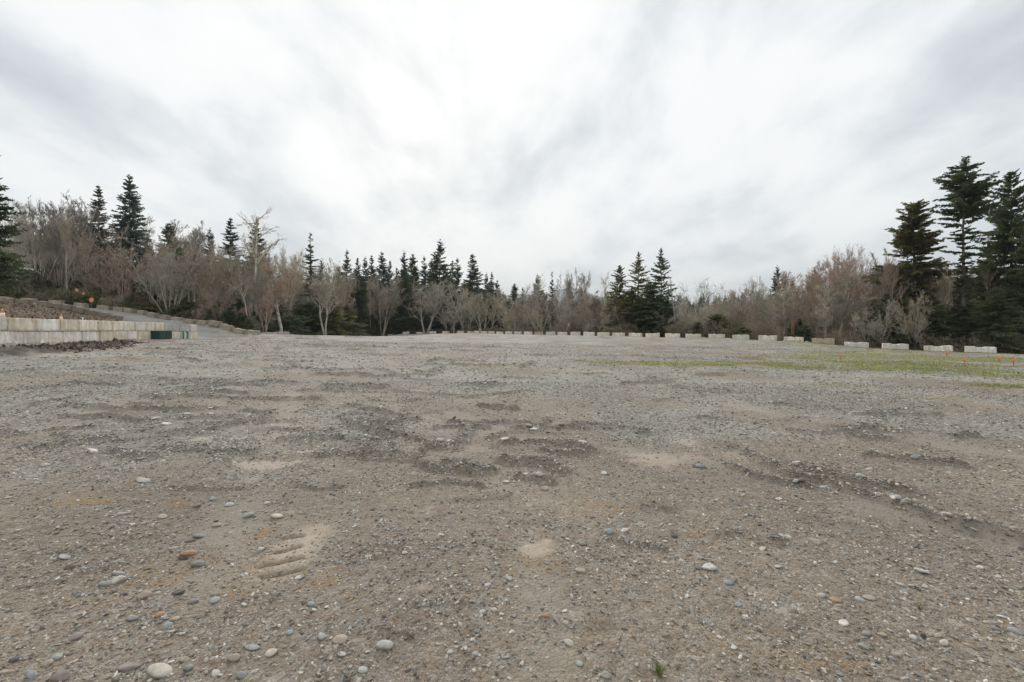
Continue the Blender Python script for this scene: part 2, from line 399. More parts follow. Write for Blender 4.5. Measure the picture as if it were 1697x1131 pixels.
def gmat():
    m = bpy.data.materials.new('gravel_yard'); m.use_nodes = True; t = m.node_tree
    b = t.nodes['Principled BSDF']
    co = N(t, 'ShaderNodeTexCoord').outputs['Object']
    def at_(n): return N(t, 'ShaderNodeAttribute', attribute_name=n).outputs['Fac']
    def vor(scale, feat='F1'):
        v = N(t, 'ShaderNodeTexVoronoi', feature=feat); L(t, co, v.inputs['Vector']); v.inputs['Scale'].default_value = scale; return v
    v1 = vor(115); v2 = vor(48); v3 = vor(19); v4 = vor(6.5)
    def rnd(v, k=0):
        s = N(t, 'ShaderNodeSeparateColor'); L(t, v.outputs['Color'], s.inputs[0]); return s.outputs[k]
    nm = noise(t, co, 1.4, 5, .6); nf = noise(t, co, 9, 6, .65); nh = noise(t, co, 60, 4, .7); nb = noise(t, co, .35, 3)
    grey = ramp(t, rnd(v1), [(0, (.14,.128,.11)), (.35, (.30,.28,.247)), (.7, (.43,.405,.358)), (.92, (.58,.548,.485)), (1, (.74,.70,.62))])
    grey2 = ramp(t, rnd(v2), [(0, (.14,.128,.11)), (.4, (.30,.28,.247)), (.7, (.41,.388,.34)), (.86, (.50,.44,.355)), (.95, (.60,.58,.54)), (1, (.78,.74,.66))])
    g = mix(t, ramp(t, nf, [(.4, .25), (.62, .8)]), grey, grey2)
    g = mix(t, ramp(t, rnd(v3, 1), [(.82, 0), (.88, .75)]), g, ramp(t, rnd(v3), [(0, (.16,.15,.135)), (.4, (.40,.37,.32)), (1, (.68,.64,.56))]))
    g = mix(t, mathn(t, 'MULTIPLY', ramp(t, rnd(v4, 2), [(.0, .35), (1, 0)]), .8), g, (.20,.188,.168))
    dirt = mix(t, nh, mix(t, nm, (.275,.195,.118), (.36,.265,.165)), (.185,.132,.083))
    dirt = mix(t, .28, dirt, g)
    br = mathn(t, 'MULTIPLY', at_('brown'), ramp(t, nf, [(.3, .35), (.6, 1)]))
    c = mix(t, mathn(t, 'MULTIPLY', br, .92), g, dirt)
    c = mix(t, mathn(t, 'MULTIPLY', at_('lane'), .8), c, mix(t, nh, (.40,.355,.29), (.30,.262,.212)))
    och = mix(t, nh, (.44,.285,.13), (.29,.18,.085))
    c = mix(t, mathn(t, 'MULTIPLY', at_('ochre'), mathn(t, 'MULTIPLY', ramp(t, nf, [(.35, 0), (.58, 1)]), .85)), c, och)
    du = mix(t, mathn(t, 'MULTIPLY', nh, .5), (.52,.43,.34), (.41,.33,.255))
    c = mix(t, mathn(t, 'MULTIPLY', at_('dust'), ramp(t, nf, [(.30, .15), (.56, .92)])), c, du)
    c = mix(t, mathn(t, 'MULTIPLY', at_('groove'), .85), c, (.20,.13,.078))
    dk = mix(t, nh, (.085,.073,.060), (.20,.18,.155))
    c = mix(t, mathn(t, 'MULTIPLY', at_('ridge'), .52), c, dk)
    ms = mix(t, nf, (.20,.205,.06), (.36,.34,.12))
    c = mix(t, mathn(t, 'MULTIPLY', at_('moss'), ramp(t, nf, [(.3, .5), (.5, 1)])), c, ms)
    sl = mix(t, nf, (.045,.036,.030), (.14,.11,.085))
    c = mix(t, mathn(t, 'MULTIPLY', at_('soil'), .9), c, sl)
    mu = mix(t, ramp(t, nf, [(.4, 0), (.65, 1)]), mix(t, nm, (.075,.05,.034), (.15,.10,.068)), (.27,.20,.14))
    c = mix(t, at_('mound'), c, mu)
    c = mix(t, mathn(t, 'MULTIPLY', at_('road'), .9), c, mix(t, nf, (.28,.27,.255), (.38,.365,.34)))
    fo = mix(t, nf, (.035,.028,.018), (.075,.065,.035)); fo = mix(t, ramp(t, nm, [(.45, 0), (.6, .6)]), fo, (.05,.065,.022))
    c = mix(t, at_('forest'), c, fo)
    c = mix(t, .8, c, mix(t, 1.0, c, ramp(t, nb, [(.35, (.80,.80,.81)), (.65, (1.16,1.15,1.13))]), 'MULTIPLY'))
    L(t, c, b.inputs['Base Color']); b.inputs['Roughness'].default_value = .88; b.inputs['Specular IOR Level'].default_value = .25
    smooth = mathn(t, 'SUBTRACT', 1.0, mathn(t, 'MULTIPLY', at_('dust'), .75))
    hgt = mathn(t, 'ADD', mathn(t, 'MULTIPLY', v1.outputs['Distance'], -.0035), mathn(t, 'ADD', mathn(t, 'MULTIPLY', v2.outputs['Distance'], -.007),
          mathn(t, 'ADD', mathn(t, 'MULTIPLY', nf, .02), mathn(t, 'MULTIPLY', nh, .005))))
    hgt = mathn(t, 'MULTIPLY', hgt, smooth)
    bp = N(t, 'ShaderNodeBump'); bp.inputs['Strength'].default_value = .9; bp.inputs['Distance'].default_value = 1.6; L(t, hgt, bp.inputs['Height'])
    L(t, bp.outputs[0], b.inputs['Normal'])
    return m
GM = gmat()
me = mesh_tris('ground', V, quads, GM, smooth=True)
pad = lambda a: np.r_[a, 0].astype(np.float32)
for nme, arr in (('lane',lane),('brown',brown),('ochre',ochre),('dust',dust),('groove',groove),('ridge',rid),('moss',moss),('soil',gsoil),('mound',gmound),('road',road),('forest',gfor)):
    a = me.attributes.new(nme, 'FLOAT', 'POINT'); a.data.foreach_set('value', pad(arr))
ground = ob('ground', me); tag(ground, kind='structure')
def hz(x, y): return float(full(np.array([x]), np.array([y]))[0][0])

# ------------------------------------------------------------------ materials for things
def pmat(name, build, rough=.85, spec=.3, bump=None):
    m = bpy.data.materials.new(name); m.use_nodes = True; t = m.node_tree; b = t.nodes['Principled BSDF']
    co = N(t, 'ShaderNodeTexCoord').outputs['Object']; oi = N(t, 'ShaderNodeObjectInfo')
    c = build(t, co, oi)
    if isinstance(c, tuple): b.inputs['Base Color'].default_value = (*c, 1)
    else: L(t, c, b.inputs['Base Color'])
    b.inputs['Roughness'].default_value = rough; b.inputs['Specular IOR Level'].default_value = spec
    if bump:
        h = noise(t, co, bump[0], 5, .65, 0, oi.outputs['Random']); bp = N(t, 'ShaderNodeBump'); bp.inputs['Strength'].default_value = bump[1]
        bp.inputs['Distance'].default_value = bump[2]; L(t, h, bp.inputs['Height']); L(t, bp.outputs[0], b.inputs['Normal'])
    return m
def m_rand_stone(t, co, oi):
    c = ramp(t, oi.outputs['Random'], [(0,(.14,.125,.105)),(.12,(.23,.208,.178)),(.28,(.32,.29,.245)),(.42,(.37,.31,.235)),(.54,(.33,.33,.31)),(.66,(.43,.395,.335)),(.80,(.52,.475,.40)),(.89,(.37,.265,.175)),(.92,(.62,.575,.49)),(.97,(.72,.68,.60))], 'CONSTANT')
    n = noise(t, co, 3, 4, .6, 0, oi.outputs['Random'])
    return mix(t, 1.0, c, ramp(t, n, [(.3, .75), (.7, 1.2)]), 'MULTIPLY')
M_peb_ = None
M_peb = pmat('pebble', m_rand_stone, .8, .3)
def m_stone(t, co, oi):
    n = noise(t, co, 2.2, 6, .62, 0, oi.outputs['Random']); n2 = noise(t, co, 14, 3, .6)
    c = mix(t, 1.0, oi.outputs['Color'], ramp(t, n, [(.3, .66), (.5, 1.), (.72, 1.22)]), 'MULTIPLY')
    c = mix(t, ramp(t, n2, [(.55, 0), (.75, .25)]), c, (.12,.10,.08))
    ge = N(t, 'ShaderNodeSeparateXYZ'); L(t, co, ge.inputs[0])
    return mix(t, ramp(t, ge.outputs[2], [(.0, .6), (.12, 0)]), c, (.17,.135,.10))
M_stone = pmat('river_stone', m_stone, .75, .35, (9, .35, .05))
def m_block(t, co, oi):
    r = oi.outputs['Random']
    n = noise(t, co, 1.6, 6, .65, .3, r); n2 = noise(t, co, 22, 4, .6, 0, r)
    st = N(t, 'ShaderNodeMapping'); L(t, co, st.inputs[0]); st.inputs['Scale'].default_value = (7, 7, .7)
    n3 = noise(t, st.outputs[0], 1, 4, .6, .2, r)
    c = mix(t, 1.0, oi.outputs['Color'], ramp(t, n, [(.28, (.68,.64,.57)), (.5, (.95,.93,.9)), (.68, (1.18,1.18,1.16))]), 'MULTIPLY')
    c = mix(t, ramp(t, n3, [(.46, 0), (.68, .8)]), c, mix(t, 1.0, oi.outputs['Color'], (.58,.48,.36), 'MULTIPLY'))
    c = mix(t, ramp(t, n2, [(.6, 0), (.78, .3)]), c, (.14,.125,.10))
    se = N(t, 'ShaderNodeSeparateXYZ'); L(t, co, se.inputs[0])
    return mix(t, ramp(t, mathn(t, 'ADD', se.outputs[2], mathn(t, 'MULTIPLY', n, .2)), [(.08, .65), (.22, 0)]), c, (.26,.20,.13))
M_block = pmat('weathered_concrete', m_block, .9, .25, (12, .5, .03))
def m_leaf(t, co, oi):
    n = noise(t, co, 6, 4, .6, 0, oi.outputs['Random'])
    c = mix(t, 1.0, oi.outputs['Color'], ramp(t, n, [(.3, .6), (.5, 1.), (.7, 1.5)]), 'MULTIPLY')
    return mix(t, ramp(t, oi.outputs['Random'], [(0, 0), (1, .25)]), c, (.055,.052,.028))
M_leaf = pmat('needles', m_leaf, .75, .2)
t = M_leaf.node_tree; b = t.nodes['Principled BSDF']; tr_ = N(t, 'ShaderNodeBsdfTranslucent'); L(t, b.inputs['Base Color'].links[0].from_socket, tr_.inputs[0])
mx = N(t, 'ShaderNodeMixShader'); mx.inputs[0].default_value = .5; L(t, b.outputs[0], mx.inputs[1]); L(t, tr_.outputs[0], mx.inputs[2]); L(t, mx.outputs[0], t.nodes['Material Output'].inputs[0])
def m_bark(t, co, oi):
    n = noise(t, co, 14, 4, .6, 0, oi.outputs['Random'])
    return mix(t, 1.0, oi.outputs['Color'], ramp(t, n, [(.3, .6), (.5, 1.), (.72, 1.45)]), 'MULTIPLY')
M_bark = pmat('bark', m_bark, .9, .2)
M_dbark = pmat('conifer_bark', lambda t, co, oi: mix(t, noise(t, co, 18, 4), (.085,.066,.052), (.19,.16,.13)), .95, .15)
def plain(name, c, rough=.6, v=.25):
    return pmat(name, lambda t, co, oi: mix(t, noise(t, co, 8, 4), tuple(x*(1-v) for x in c), tuple(min(1, x*(1+v)) for x in c)), rough, .35)
M_orange = plain('orange_plastic', (.88,.32,.13), .5); M_white = plain('white_plastic', (.75,.74,.71), .5, .1); M_green = plain('dark_green_metal', (.012,.05,.032), .55)
M_blue = plain('blue_pipe', (.03,.30,.46), .4, .15); M_wood = plain('weathered_wood', (.33,.25,.17), .9); M_teal = plain('teal_post', (.08,.20,.19), .6)
M_roof = plain('shed_roof', (.30,.27,.23), .9); M_bwall = plain('brown_siding', (.17,.135,.11), .9); M_yel = plain('yellow_sheet', (.80,.52,.20), .7); M_glass = plain('window_glass', (.25,.28,.30), .15, .1)
M_chip = pmat('wood_chip', lambda t, co, oi: ramp(t, oi.outputs['Random'], [(0,(.05,.04,.032)),(.4,(.13,.10,.075)),(.75,(.24,.19,.14)),(1,(.38,.32,.25))]), .95, .15)
M_clod = pmat('dark_soil', lambda t, co, oi: ramp(t, oi.outputs['Random'], [(0,(.04,.03,.023)),(.5,(.095,.070,.05)),(.85,(.16,.115,.08)),(1,(.34,.27,.19))]), .97, .1)
M_grass = pmat('grass_blades', lambda t, co, oi: ramp(t, oi.outputs['Random'], [(0,(.15,.18,.04)),(.5,(.22,.26,.06)),(1,(.36,.34,.14))]), .8, .2)

# ------------------------------------------------------------------ stones
import bmesh
def stone_mesh(name, seed, sub, mat, sx=1, sy=.75, sz=.5, rough=.12, facet=0, smooth=True):
    bm = bmesh.new(); bmesh.ops.create_icosphere(bm, subdivisions=sub, radius=.5)
    r = np.random.default_rng(seed)
    co = np.array([v.co for v in bm.verts]); nrm = co/np.linalg.norm(co, axis=1)[:, None]
    d = np.ones(len(co))
    for k in range(6):
        a = r.normal(size=3); a /= np.linalg.norm(a); d += rough*.55*np.sin((nrm@a)*r.uniform(2, 4.5)+r.uniform(0, 6))*.5
    for k in range(facet):                       # knock flats off angular stones
        a = r.normal(size=3); a /= np.linalg.norm(a); p = (nrm@a)*d; cut = r.uniform(.62, .85)
        d = np.where(p > cut, d*cut/np.maximum(p, 1e-6), d)
    if rough > .05 and sub > 2: d += r.normal(size=len(co))*.006
    co = nrm*.5*d[:, None]*np.array([sx, sy, sz])
    for v, c in zip(bm.verts, co): v.co = c
    me = bpy.data.meshes.new(name); bm.to_mesh(me); bm.free()
    if smooth: me.polygons.foreach_set('use_smooth', [True]*len(me.polygons))
    me.materials.append(mat); return me
def source_collection(name, meshes):
    c = bpy.data.collections.new(name)
    for i, m in enumerate(meshes): c.objects.link(bpy.data.objects.new('%s_source' % name, m))
    return c
def scatter(name, pts, rot, scl, idx, coll, **tg):
    me = bpy.data.meshes.new(name); me.vertices.add(len(pts)); me.vertices.foreach_set('co', np.asarray(pts, np.float32).ravel())
    for an, ty, arr in (('rot','FLOAT_VECTOR',rot),('scl','FLOAT_VECTOR',scl)):
        a = me.attributes.new(an, ty, 'POINT'); a.data.foreach_set('vector', np.asarray(arr, np.float32).ravel())
    a = me.attributes.new('pick', 'INT', 'POINT'); a.data.foreach_set('value', np.asarray(idx, np.int32))
    o = ob(name, me); g = bpy.data.node_groups.new(name, 'GeometryNodeTree')
    g.interface.new_socket('Geometry', in_out='INPUT', socket_type='NodeSocketGeometry'); g.interface.new_socket('Geometry', in_out='OUTPUT', socket_type='NodeSocketGeometry')
    gi = g.nodes.new('NodeGroupInput'); go = g.nodes.new('NodeGroupOutput'); ip = g.nodes.new('GeometryNodeInstanceOnPoints')
    ci = g.nodes.new('GeometryNodeCollectionInfo'); ci.inputs[0].default_value = coll; ci.inputs['Separate Children'].default_value = True; ci.inputs['Reset Children'].default_value = True
    def na_(n, ty):
        k = g.nodes.new('GeometryNodeInputNamedAttribute'); k.data_type = ty; k.inputs[0].default_value = n; return k.outputs[0]
    g.links.new(gi.outputs[0], ip.inputs['Points']); g.links.new(ci.outputs[0], ip.inputs['Instance']); ip.inputs['Pick Instance'].default_value = True
    g.links.new(na_('pick','INT'), ip.inputs['Instance Index']); g.links.new(na_('rot','FLOAT_VECTOR'), ip.inputs['Rotation']); g.links.new(na_('scl','FLOAT_VECTOR'), ip.inputs['Scale'])
    g.links.new(ip.outputs[0], go.inputs[0])
    md = o.modifiers.new('scatter', 'NODES'); md.node_group = g
    return tag(o, **tg)
# nearest lookup of sheet height / masks on the polar grid
def sheet(x, y, arr):
    r = np.hypot(x, y); a = np.arctan2(x, y)
    fi = np.interp(a, ang, np.arange(na)); fj = np.interp(r, rad, np.arange(nr))
    i0 = np.minimum(fi.astype(int), na-2); j0 = np.minimum(fj.astype(int), nr-2); u = fi-i0; v = fj-j0
    g = arr.reshape(nr, na)
    return g[j0,i0]*(1-u)*(1-v)+g[j0,i0+1]*u*(1-v)+g[j0+1,i0]*(1-u)*v+g[j0+1,i0+1]*u*v
peb_meshes = [stone_mesh('pebble', 10+k, 1, M_peb, 1, rng.uniform(.6,.9), rng.uniform(.35,.65), .25, 4, k % 2 == 0) for k in range(8)]
C_peb = source_collection('pebbles', peb_meshes)
chip_m = []
for k in range(4):
    mb = MB(); r_ = rr
    mb.tube([(-.5, rr.uniform(-.05,.05), 0), (-.1, rr.uniform(-.06,.06), .02), (.2, rr.uniform(-.06,.06), .03), (.5, rr.uniform(-.1,.1), 0)], [.04, .05, .045, .02], 4)
    chip_m.append(mb.mesh('wood_chip', M_chip))
C_chip = source_collection('chips', chip_m)
clod_m = [stone_mesh('clod', 60+k, 1, M_clod, 1, .85, .7, .5, 3, False) for k in range(4)]
C_clod = source_collection('clods', clod_m)
gp, gr_, gs_, gi_ = [], [], [], []
zone = [(1.55, 3.4, 150000, .0045, .034), (3.4, 6.5, 150000, .008, .044), (6.5, 13, 150000, .013, .065), (13, 40, 110000, .024, .12)]
for (a, b, n, s0, s1) in zone:
    D = np.sqrt(rng.uniform(a*a, b*b, n*3)); tx = rng.uniform(-1.75, 1.75, n*3); x = tx*D; y = D
    clump = fbm(x*1.7, y*1.7, 4, 101); fine = fbm(x*7, y*7, 2, 103)
    dm = sheet(x, y, dust); rm = sheet(x, y, rid); bm_ = sheet(x, y, brown); mo = sheet(x, y, moss); so = sheet(x, y, gsoil+gmound+gfor+groove)
    p = (sstep(.25, .70, clump)*.45+sstep(.3, .75, fine)*.4+.12)*(1-.8*dm)*(1-.72*bm_)*(1-.7*sheet(x, y, lane))*(1-.8*mo)*(1-np.clip(so,0,1)) + .38*rm
    keep = rng.uniform(0, 1, len(x)) < p; x, y, rmk = x[keep][:n], y[keep][:n], rm[keep][:n]
    s = .92*s0*(s1/s0)**(rng.uniform(0, 1, len(x))**(2.7 if a < 6 else 3.4))*(1+.5*rmk*rng.uniform(0, 1, len(x)))
    z = sheet(x, y, gz) + s*rng.uniform(-.05, .16, len(x))
    gp.append(np.c_[x, y, z]); gr_.append(np.c_[rng.normal(0, .3, len(x)), rng.normal(0, .3, len(x)), rng.uniform(0, 6.28, len(x))])
    gs_.append(np.c_[s*rng.uniform(.9, 1.6, len(x)), s, s*rng.uniform(.6, 1.1, len(x))]); gi_.append(rng.integers(0, 8, len(x)))
scatter('gravel', np.vstack(gp), np.vstack(gr_), np.vstack(gs_), np.hstack(gi_), C_peb, label='loose mixed grey and tan gravel spread over the whole yard', cat='gravel', kind='stuff')
# chips and rootlets, thickest on the berms
n = 34000; D = np.exp(rng.uniform(math.log(1.6), math.log(30), n*4)); x = rng.uniform(-1.7, 1.7, n*4)*D; y = D
p = .06 + .9*sheet(x, y, rid) ; keep = (rng.uniform(0, 1, len(x)) < p); x, y = x[keep][:n], y[keep][:n]
s = rng.uniform(.012, .035, len(x))*(1+y/14)
scatter('wood_debris', np.c_[x, y, sheet(x, y, gz)+s*.1], np.c_[rng.normal(0,.25,len(x)), rng.normal(0,.35,len(x)), rng.uniform(0,6.28,len(x))], np.c_[s, s, s], rng.integers(0,4,len(x)), C_chip,
        label='small wood chips and rootlets lying in the gravel berms', cat='debris', kind='stuff')
# soil clods: strip before the wall, mulch bank behind it
n = 9000; x = rng.uniform(-75, -15, n*30); y = rng.uniform(18, 54, n*30)
px, Dd, fo, mo, s__, t__ = fields(x, y); sm = soilmask(x, y)
keep = rng.uniform(0, 1, len(x)) < np.maximum(sm*(px > -150)*.9, mo*(px > -150)*.25)
x, y = x[keep][:n*2], y[keep][:n*2]; s = rng.uniform(.03, .09, len(x))*(1+1.2*(rng.uniform(0,1,len(x)) > .93))
scatter('soil_clods', np.c_[x, y, sheet(x, y, gz)+s*.15], rng.uniform(0, 6.28, (len(x),3)), np.c_[s*1.3, s, s*.8], rng.integers(0,4,len(x)), C_clod,
        label='dark damp soil clods and mulch on both sides of the block wall', cat='soil', kind='stuff')

# individually placed stones: px, py, width px, colour key, aspect (depth), flatness, angular
CK = {'cream':(.62,.55,.44),'tan':(.50,.40,.29),'white':(.74,.72,.66),'pale grey':(.50,.50,.47),'grey':(.30,.30,.29),'blue-grey':(.30,.35,.38),'dark grey':(.13,.13,.13),
      'greenish grey':(.40,.43,.37),'mauve':(.36,.29,.27),'rust':(.50,.24,.11),'brown':(.22,.155,.105),'black':(.04,.038,.035),'teal grey':(.28,.38,.38),'pinkish':(.55,.41,.33),'ochre':(.55,.33,.13)}
ST = [(265,1118,35,'cream','r'),(101,1125,27,'mauve','r'),(143,1126,24,'tan','f'),(53,1121,18,'blue-grey','r'),(10,1115,22,'tan','f'),(24,1094,16,'dark grey','r'),(93,1089,27,'greenish grey','f'),
(79,1100,17,'tan','r'),(213,1107,34,'mauve','f'),(126,1058,20,'mauve','r'),(450,1084,18,'cream','r'),(388,1093,20,'tan','r'),(418,1075,25,'pale grey','f'),(401,1122,17,'blue-grey','r'),(312,1109,15,'grey','r'),
(358,1116,15,'white','a'),(265,1019,14,'rust','r'),(274,1025,15,'blue-grey','f'),(290,1027,14,'tan','r'),(278,1039,16,'blue-grey','r'),(242,989,21,'tan','a'),(296,984,25,'dark grey','f'),(196,965,21,'cream','r'),
(174,970,23,'greenish grey','a'),(199,953,23,'pale grey','f'),(205,987,11,'dark grey','a'),(332,937,24,'grey','a'),(311,920,25,'rust','a'),(304,927,17,'black','f'),(331,889,24,'grey','f'),(359,872,14,'tan','r'),(314,897,17,'brown','f'),
(201,853,23,'pale grey','f'),(269,857,14,'cream','r'),(411,857,17,'greenish grey','r'),(459,858,18,'cream','r'),(107,925,23,'pale grey','f'),(116,941,15,'brown','r'),(288,909,17,'tan','f'),(534,1058,17,'pale grey','a'),
(564,1067,23,'tan','r'),(566,1088,18,'pale grey','f'),(515,1004,15,'blue-grey','r'),(505,1000,11,'brown','a'),(431,912,13,'white','a'),(356,997,17,'pale grey','r'),(318,998,13,'grey','r'),(495,959,17,'white','f'),(220,1026,15,'grey','r'),
(480,1050,12,'teal grey','r'),(637,1075,28,'pale grey','r'),(601,1115,16,'pale grey','r'),(792,1051,11,'blue-grey','a'),(788,1091,12,'pale grey','r'),(783,1065,10,'white','a'),(943,1070,16,'cream','r'),(966,905,12,'grey','r'),
(1010,883,14,'blue-grey','r'),(1034,880,18,'white','f'),(1064,922,17,'tan','f'),(1006,1125,18,'greenish grey','a'),(963,950,22,'tan','f'),(852,1027,11,'grey','a'),(845,965,13,'pale grey','a'),(808,974,11,'pale grey','r'),
(819,1016,11,'pale grey','r'),(800,1020,12,'pale grey','r'),(903,1030,13,'rust','a'),(839,1097,15,'greenish grey','f'),(746,1087,11,'pale grey','r'),(961,1105,13,'greenish grey','r'),(1118,889,12,'dark grey','r'),(672,920,11,'white','a'),
(1177,944,27,'white','a'),(1158,942,15,'grey','a'),(1207,967,16,'blue-grey','r'),(1217,1073,13,'white','a'),(1386,996,22,'ochre','f'),(1363,988,13,'pale grey','r'),(1424,993,16,'pale grey','a'),(1441,991,17,'pinkish','r'),
(1399,1033,20,'white','f'),(1437,1051,15,'grey','r'),(1462,1052,13,'tan','r'),(1431,1070,15,'greenish grey','r'),(1513,1056,15,'pale grey','a'),(1530,1053,13,'black','a'),(1554,1052,12,'tan','r'),(1565,1065,15,'cream','r'),
(1529,945,28,'white','f'),(1492,965,16,'white','f'),(1511,968,13,'cream','f'),(1533,971,12,'white','a'),(1497,978,15,'blue-grey','f'),(1289,939,14,'cream','a'),(1683,1044,25,'blue-grey','f'),(1661,1021,17,'white','f'),
(1651,1041,14,'mauve','r'),(1566,857,24,'cream','r'),(1621,930,14,'tan','a'),(1624,939,11,'white','r'),(1693,908,14,'dark grey','a'),(1264,907,11,'cream','r'),(1223,1003,11,'blue-grey','r'),(1499,1123,15,'pale grey','f'),
(1523,1117,18,'grey','f'),(1485,832,17,'pale grey','r'),(1476,823,12,'blue-grey','r'),(1457,824,16,'white','r'),(1426,798,14,'pale grey','r'),(1330,804,13,'brown','a'),(1319,803,12,'blue-grey','r'),(1366,806,17,'pale grey','f'),
(1290,827,14,'white','f'),(1440,778,14,'white','f'),(1319,766,15,'white','f'),(1431,701,11,'cream','a'),(1267,697,14,'cream','f'),(1162,776,17,'grey','r'),(1504,754,12,'tan','r'),(1516,764,12,'grey','r'),
(630,678,14,'white','a'),(730,732,15,'pale grey','r'),(745,736,12,'cream','a'),(840,665,15,'pale grey','f'),(837,736,18,'white','f'),(886,716,17,'white','f'),(876,710,11,'pale grey','r'),(966,736,17,'cream','r'),
(893,798,13,'pale grey','r'),(871,790,12,'cream','r'),(839,802,11,'white','r'),(903,814,13,'pinkish','r'),(1001,787,11,'white','r'),(619,686,13,'pale grey','f'),(154,749,30,'white','f'),(237,798,28,'pale grey','f'),
(277,704,20,'white','f'),(257,694,15,'white','a'),(346,678,14,'white','f'),(235,674,12,'pale grey','f'),(12,828,14,'cream','f'),(74,773,13,'cream','r'),(348,687,17,'cream','f'),(380,838,15,'pale grey','r'),(442,835,11,'white','a'),
(354,829,11,'blue-grey','r'),(326,840,13,'grey','r'),(309,687,14,'white','f'),(233,762,15,'pale grey','f')]
hero = {'r': [stone_mesh('stone', 200+k, 3, M_stone, 1, .78, .62, .12) for k in range(4)],
        'f': [stone_mesh('stone', 220+k, 3, M_stone, 1, .6, .28, .22, 6) for k in range(4)],
        'a': [stone_mesh('stone', 240+k, 3, M_stone, 1, .75, .6, .3, 11) for k in range(4)]}
AW = {'r': 'rounded', 'f': 'flat', 'a': 'angular'}
LM = [(480,925,'treaded tan patch'),(455,764,'large pale dust patch on the left'),(1095,762,'pale dust patch right of centre'),(892,912,'small pale patch near the middle foreground'),(265,1118,'big cream cobble at the bottom edge'),
      (1386,996,'ochre stone'),(1177,944,'biggest white angular stone'),(1566,857,'cream cobble in the dark track'),(196,965,'cream pebble of the left cluster'),(154,749,'long white flat stone'),(750,783,'curved dark berm'),
      (640,710,'twin dark mounds'),(637,1075,'long pale stone at bottom centre'),(1529,945,'long white sliver stone'),(885,775,'dark windrow end'),(1090,1115,'green grass tuft at the bottom'),(311,920,'rust coloured slab'),(1006,1125,'greenish stone on the bottom edge'),
      (1485,832,'three pale cobbles in the track'),(1683,1044,'blue-grey shard at the right edge'),(966,736,'lone cream cobble on the mid berm'),(285,838,'orange stained patch'),(450,1084,'cream egg-shaped pebble')]
used = set()
def stone_label(px, py, wpx, ck, ty):
    size = 'large' if wpx >= 22 else ('mid-sized' if wpx >= 15 else 'small')
    c = sorted(LM, key=lambda l: math.hypot(l[0]-px, (l[1]-py)*1.6))
    for l in c[:8]:
        dx, dy = px-l[0], py-l[1]
        if math.hypot(dx, dy) < 3: continue
        far_ = 'well ' if math.hypot(dx, dy) > 110 else ''
        rel = ('right of' if dx > 0 else 'left of') if abs(dx) > abs(dy)*1.1 else ('in front of' if dy > 0 else 'behind')
        lab = '%s %s %s stone %s%s the %s' % (size, ck, AW[ty], far_, rel, l[2])
        if len(lab.split()) <= 16 and lab not in used:
            used.add(lab); return lab
    return None
FIX = {(265,1118):'biggest cream rounded cobble, on the bottom edge left of centre',(1386,996):'ochre orange flat stone in the lower right gravel',(1177,944):'biggest white angular stone, alone right of centre foreground',
       (1566,857):'cream rounded cobble lying in the dark diagonal track',(154,749):'long white flat stone alone in the left middle distance',(637,1075):'long pale grey rounded stone at bottom centre',(1529,945):'long thin white sliver stone right foreground',
       (311,920):'rust coloured angular slab leaning over a black piece',(196,965):'cream rounded pebble between two grey slabs, left foreground',(1683,1044):'blue-grey pointed shard near the right edge',(450,1084):'cream egg-shaped pebble lying alone lower left'}
for k, (px, py, wpx, ck, ty) in enumerate(ST):
    g = at(px, py); D = g[1]
    wm = wpx/F*D*1.03
    o = ob('stone', hero[ty][k % 4], None, (g[0], g[1], hz(*g)+wm*{'r':.07,'f':.04,'a':.08}[ty]), rr.uniform(-.5, .5) + (PI if rr.random() < .5 else 0))
    o.rotation_euler[0] = rr.gauss(0, .12); o.rotation_euler[1] = rr.gauss(0, .15)
    o.scale = (wm, wm*rr.uniform(.8, 1.2), wm*rr.uniform(.7, 1.1))
    cc = CK[ck]; lum = sum(cc)/3; v = rr.uniform(.9, 1.1); o.color = (*[(c*.62+lum*g_*.38)*v for c, g_ in zip(cc, (1.07, 1.0, .88))], 1)
    lab = FIX.get((px, py)) or stone_label(px, py, wpx, ck, ty) or '%s %s stone among the scattered gravel' % (ck, AW[ty])
    tag(o, lab, 'stone', 'larger stones lying loose on the yard')

# ------------------------------------------------------------------ concrete blocks
def block_mesh(name, seed, Lg=1.8, H=.6, W=.6, notch=True):
    bm = bmesh.new(); r = np.random.default_rng(seed)
    n = 12
    xs = np.linspace(-Lg/2, Lg/2, n+1); 
    prof = []
    nt_ = [0]*(n+1)
    bmesh.ops.create_cube(bm, size=1)
    for v in bm.verts: v.co = (v.co.x*Lg, v.co.y*W, (v.co.z+.5)*H)
    bmesh.ops.subdivide_edges(bm, edges=[e for e in bm.edges if abs(e.verts[0].co.x-e.verts[1].co.x) > .5*Lg], cuts=11)
    bmesh.ops.subdivide_edges(bm, edges=[e for e in bm.edges if abs(e.verts[0].co.y-e.verts[1].co.y) > .5*W], cuts=3)
    bmesh.ops.subdivide_edges(bm, edges=[e for e in bm.edges if abs(e.verts[0].co.z-e.verts[1].co.z) > .5*H], cuts=3)
    sharp = [e for e in bm.edges if e.calc_face_angle(0) > 1]
    bmesh.ops.bevel(bm, geom=sharp, offset=.022, segments=2, affect='EDGES')
    for v in bm.verts:
        x, y, z = v.co
        if notch and z > H*.93 and abs(x) < Lg*.09: v.co.z -= .065      # lifting recess across the top
        v.co.x += r.normal()*.006; v.co.y += r.normal()*.006; v.co.z += r.normal()*.005
        if z > H*.9 and r.random() < .16: v.co.z -= r.uniform(.0, .025)
    me = bpy.data.meshes.new(name); bm.to_mesh(me); bm.free()
    me.polygons.foreach_set('use_smooth', [False]*len(me.polygons)); me.materials.append(M_block); return me
BM = [block_mesh('concrete_block', 300+k) for k in range(5)]
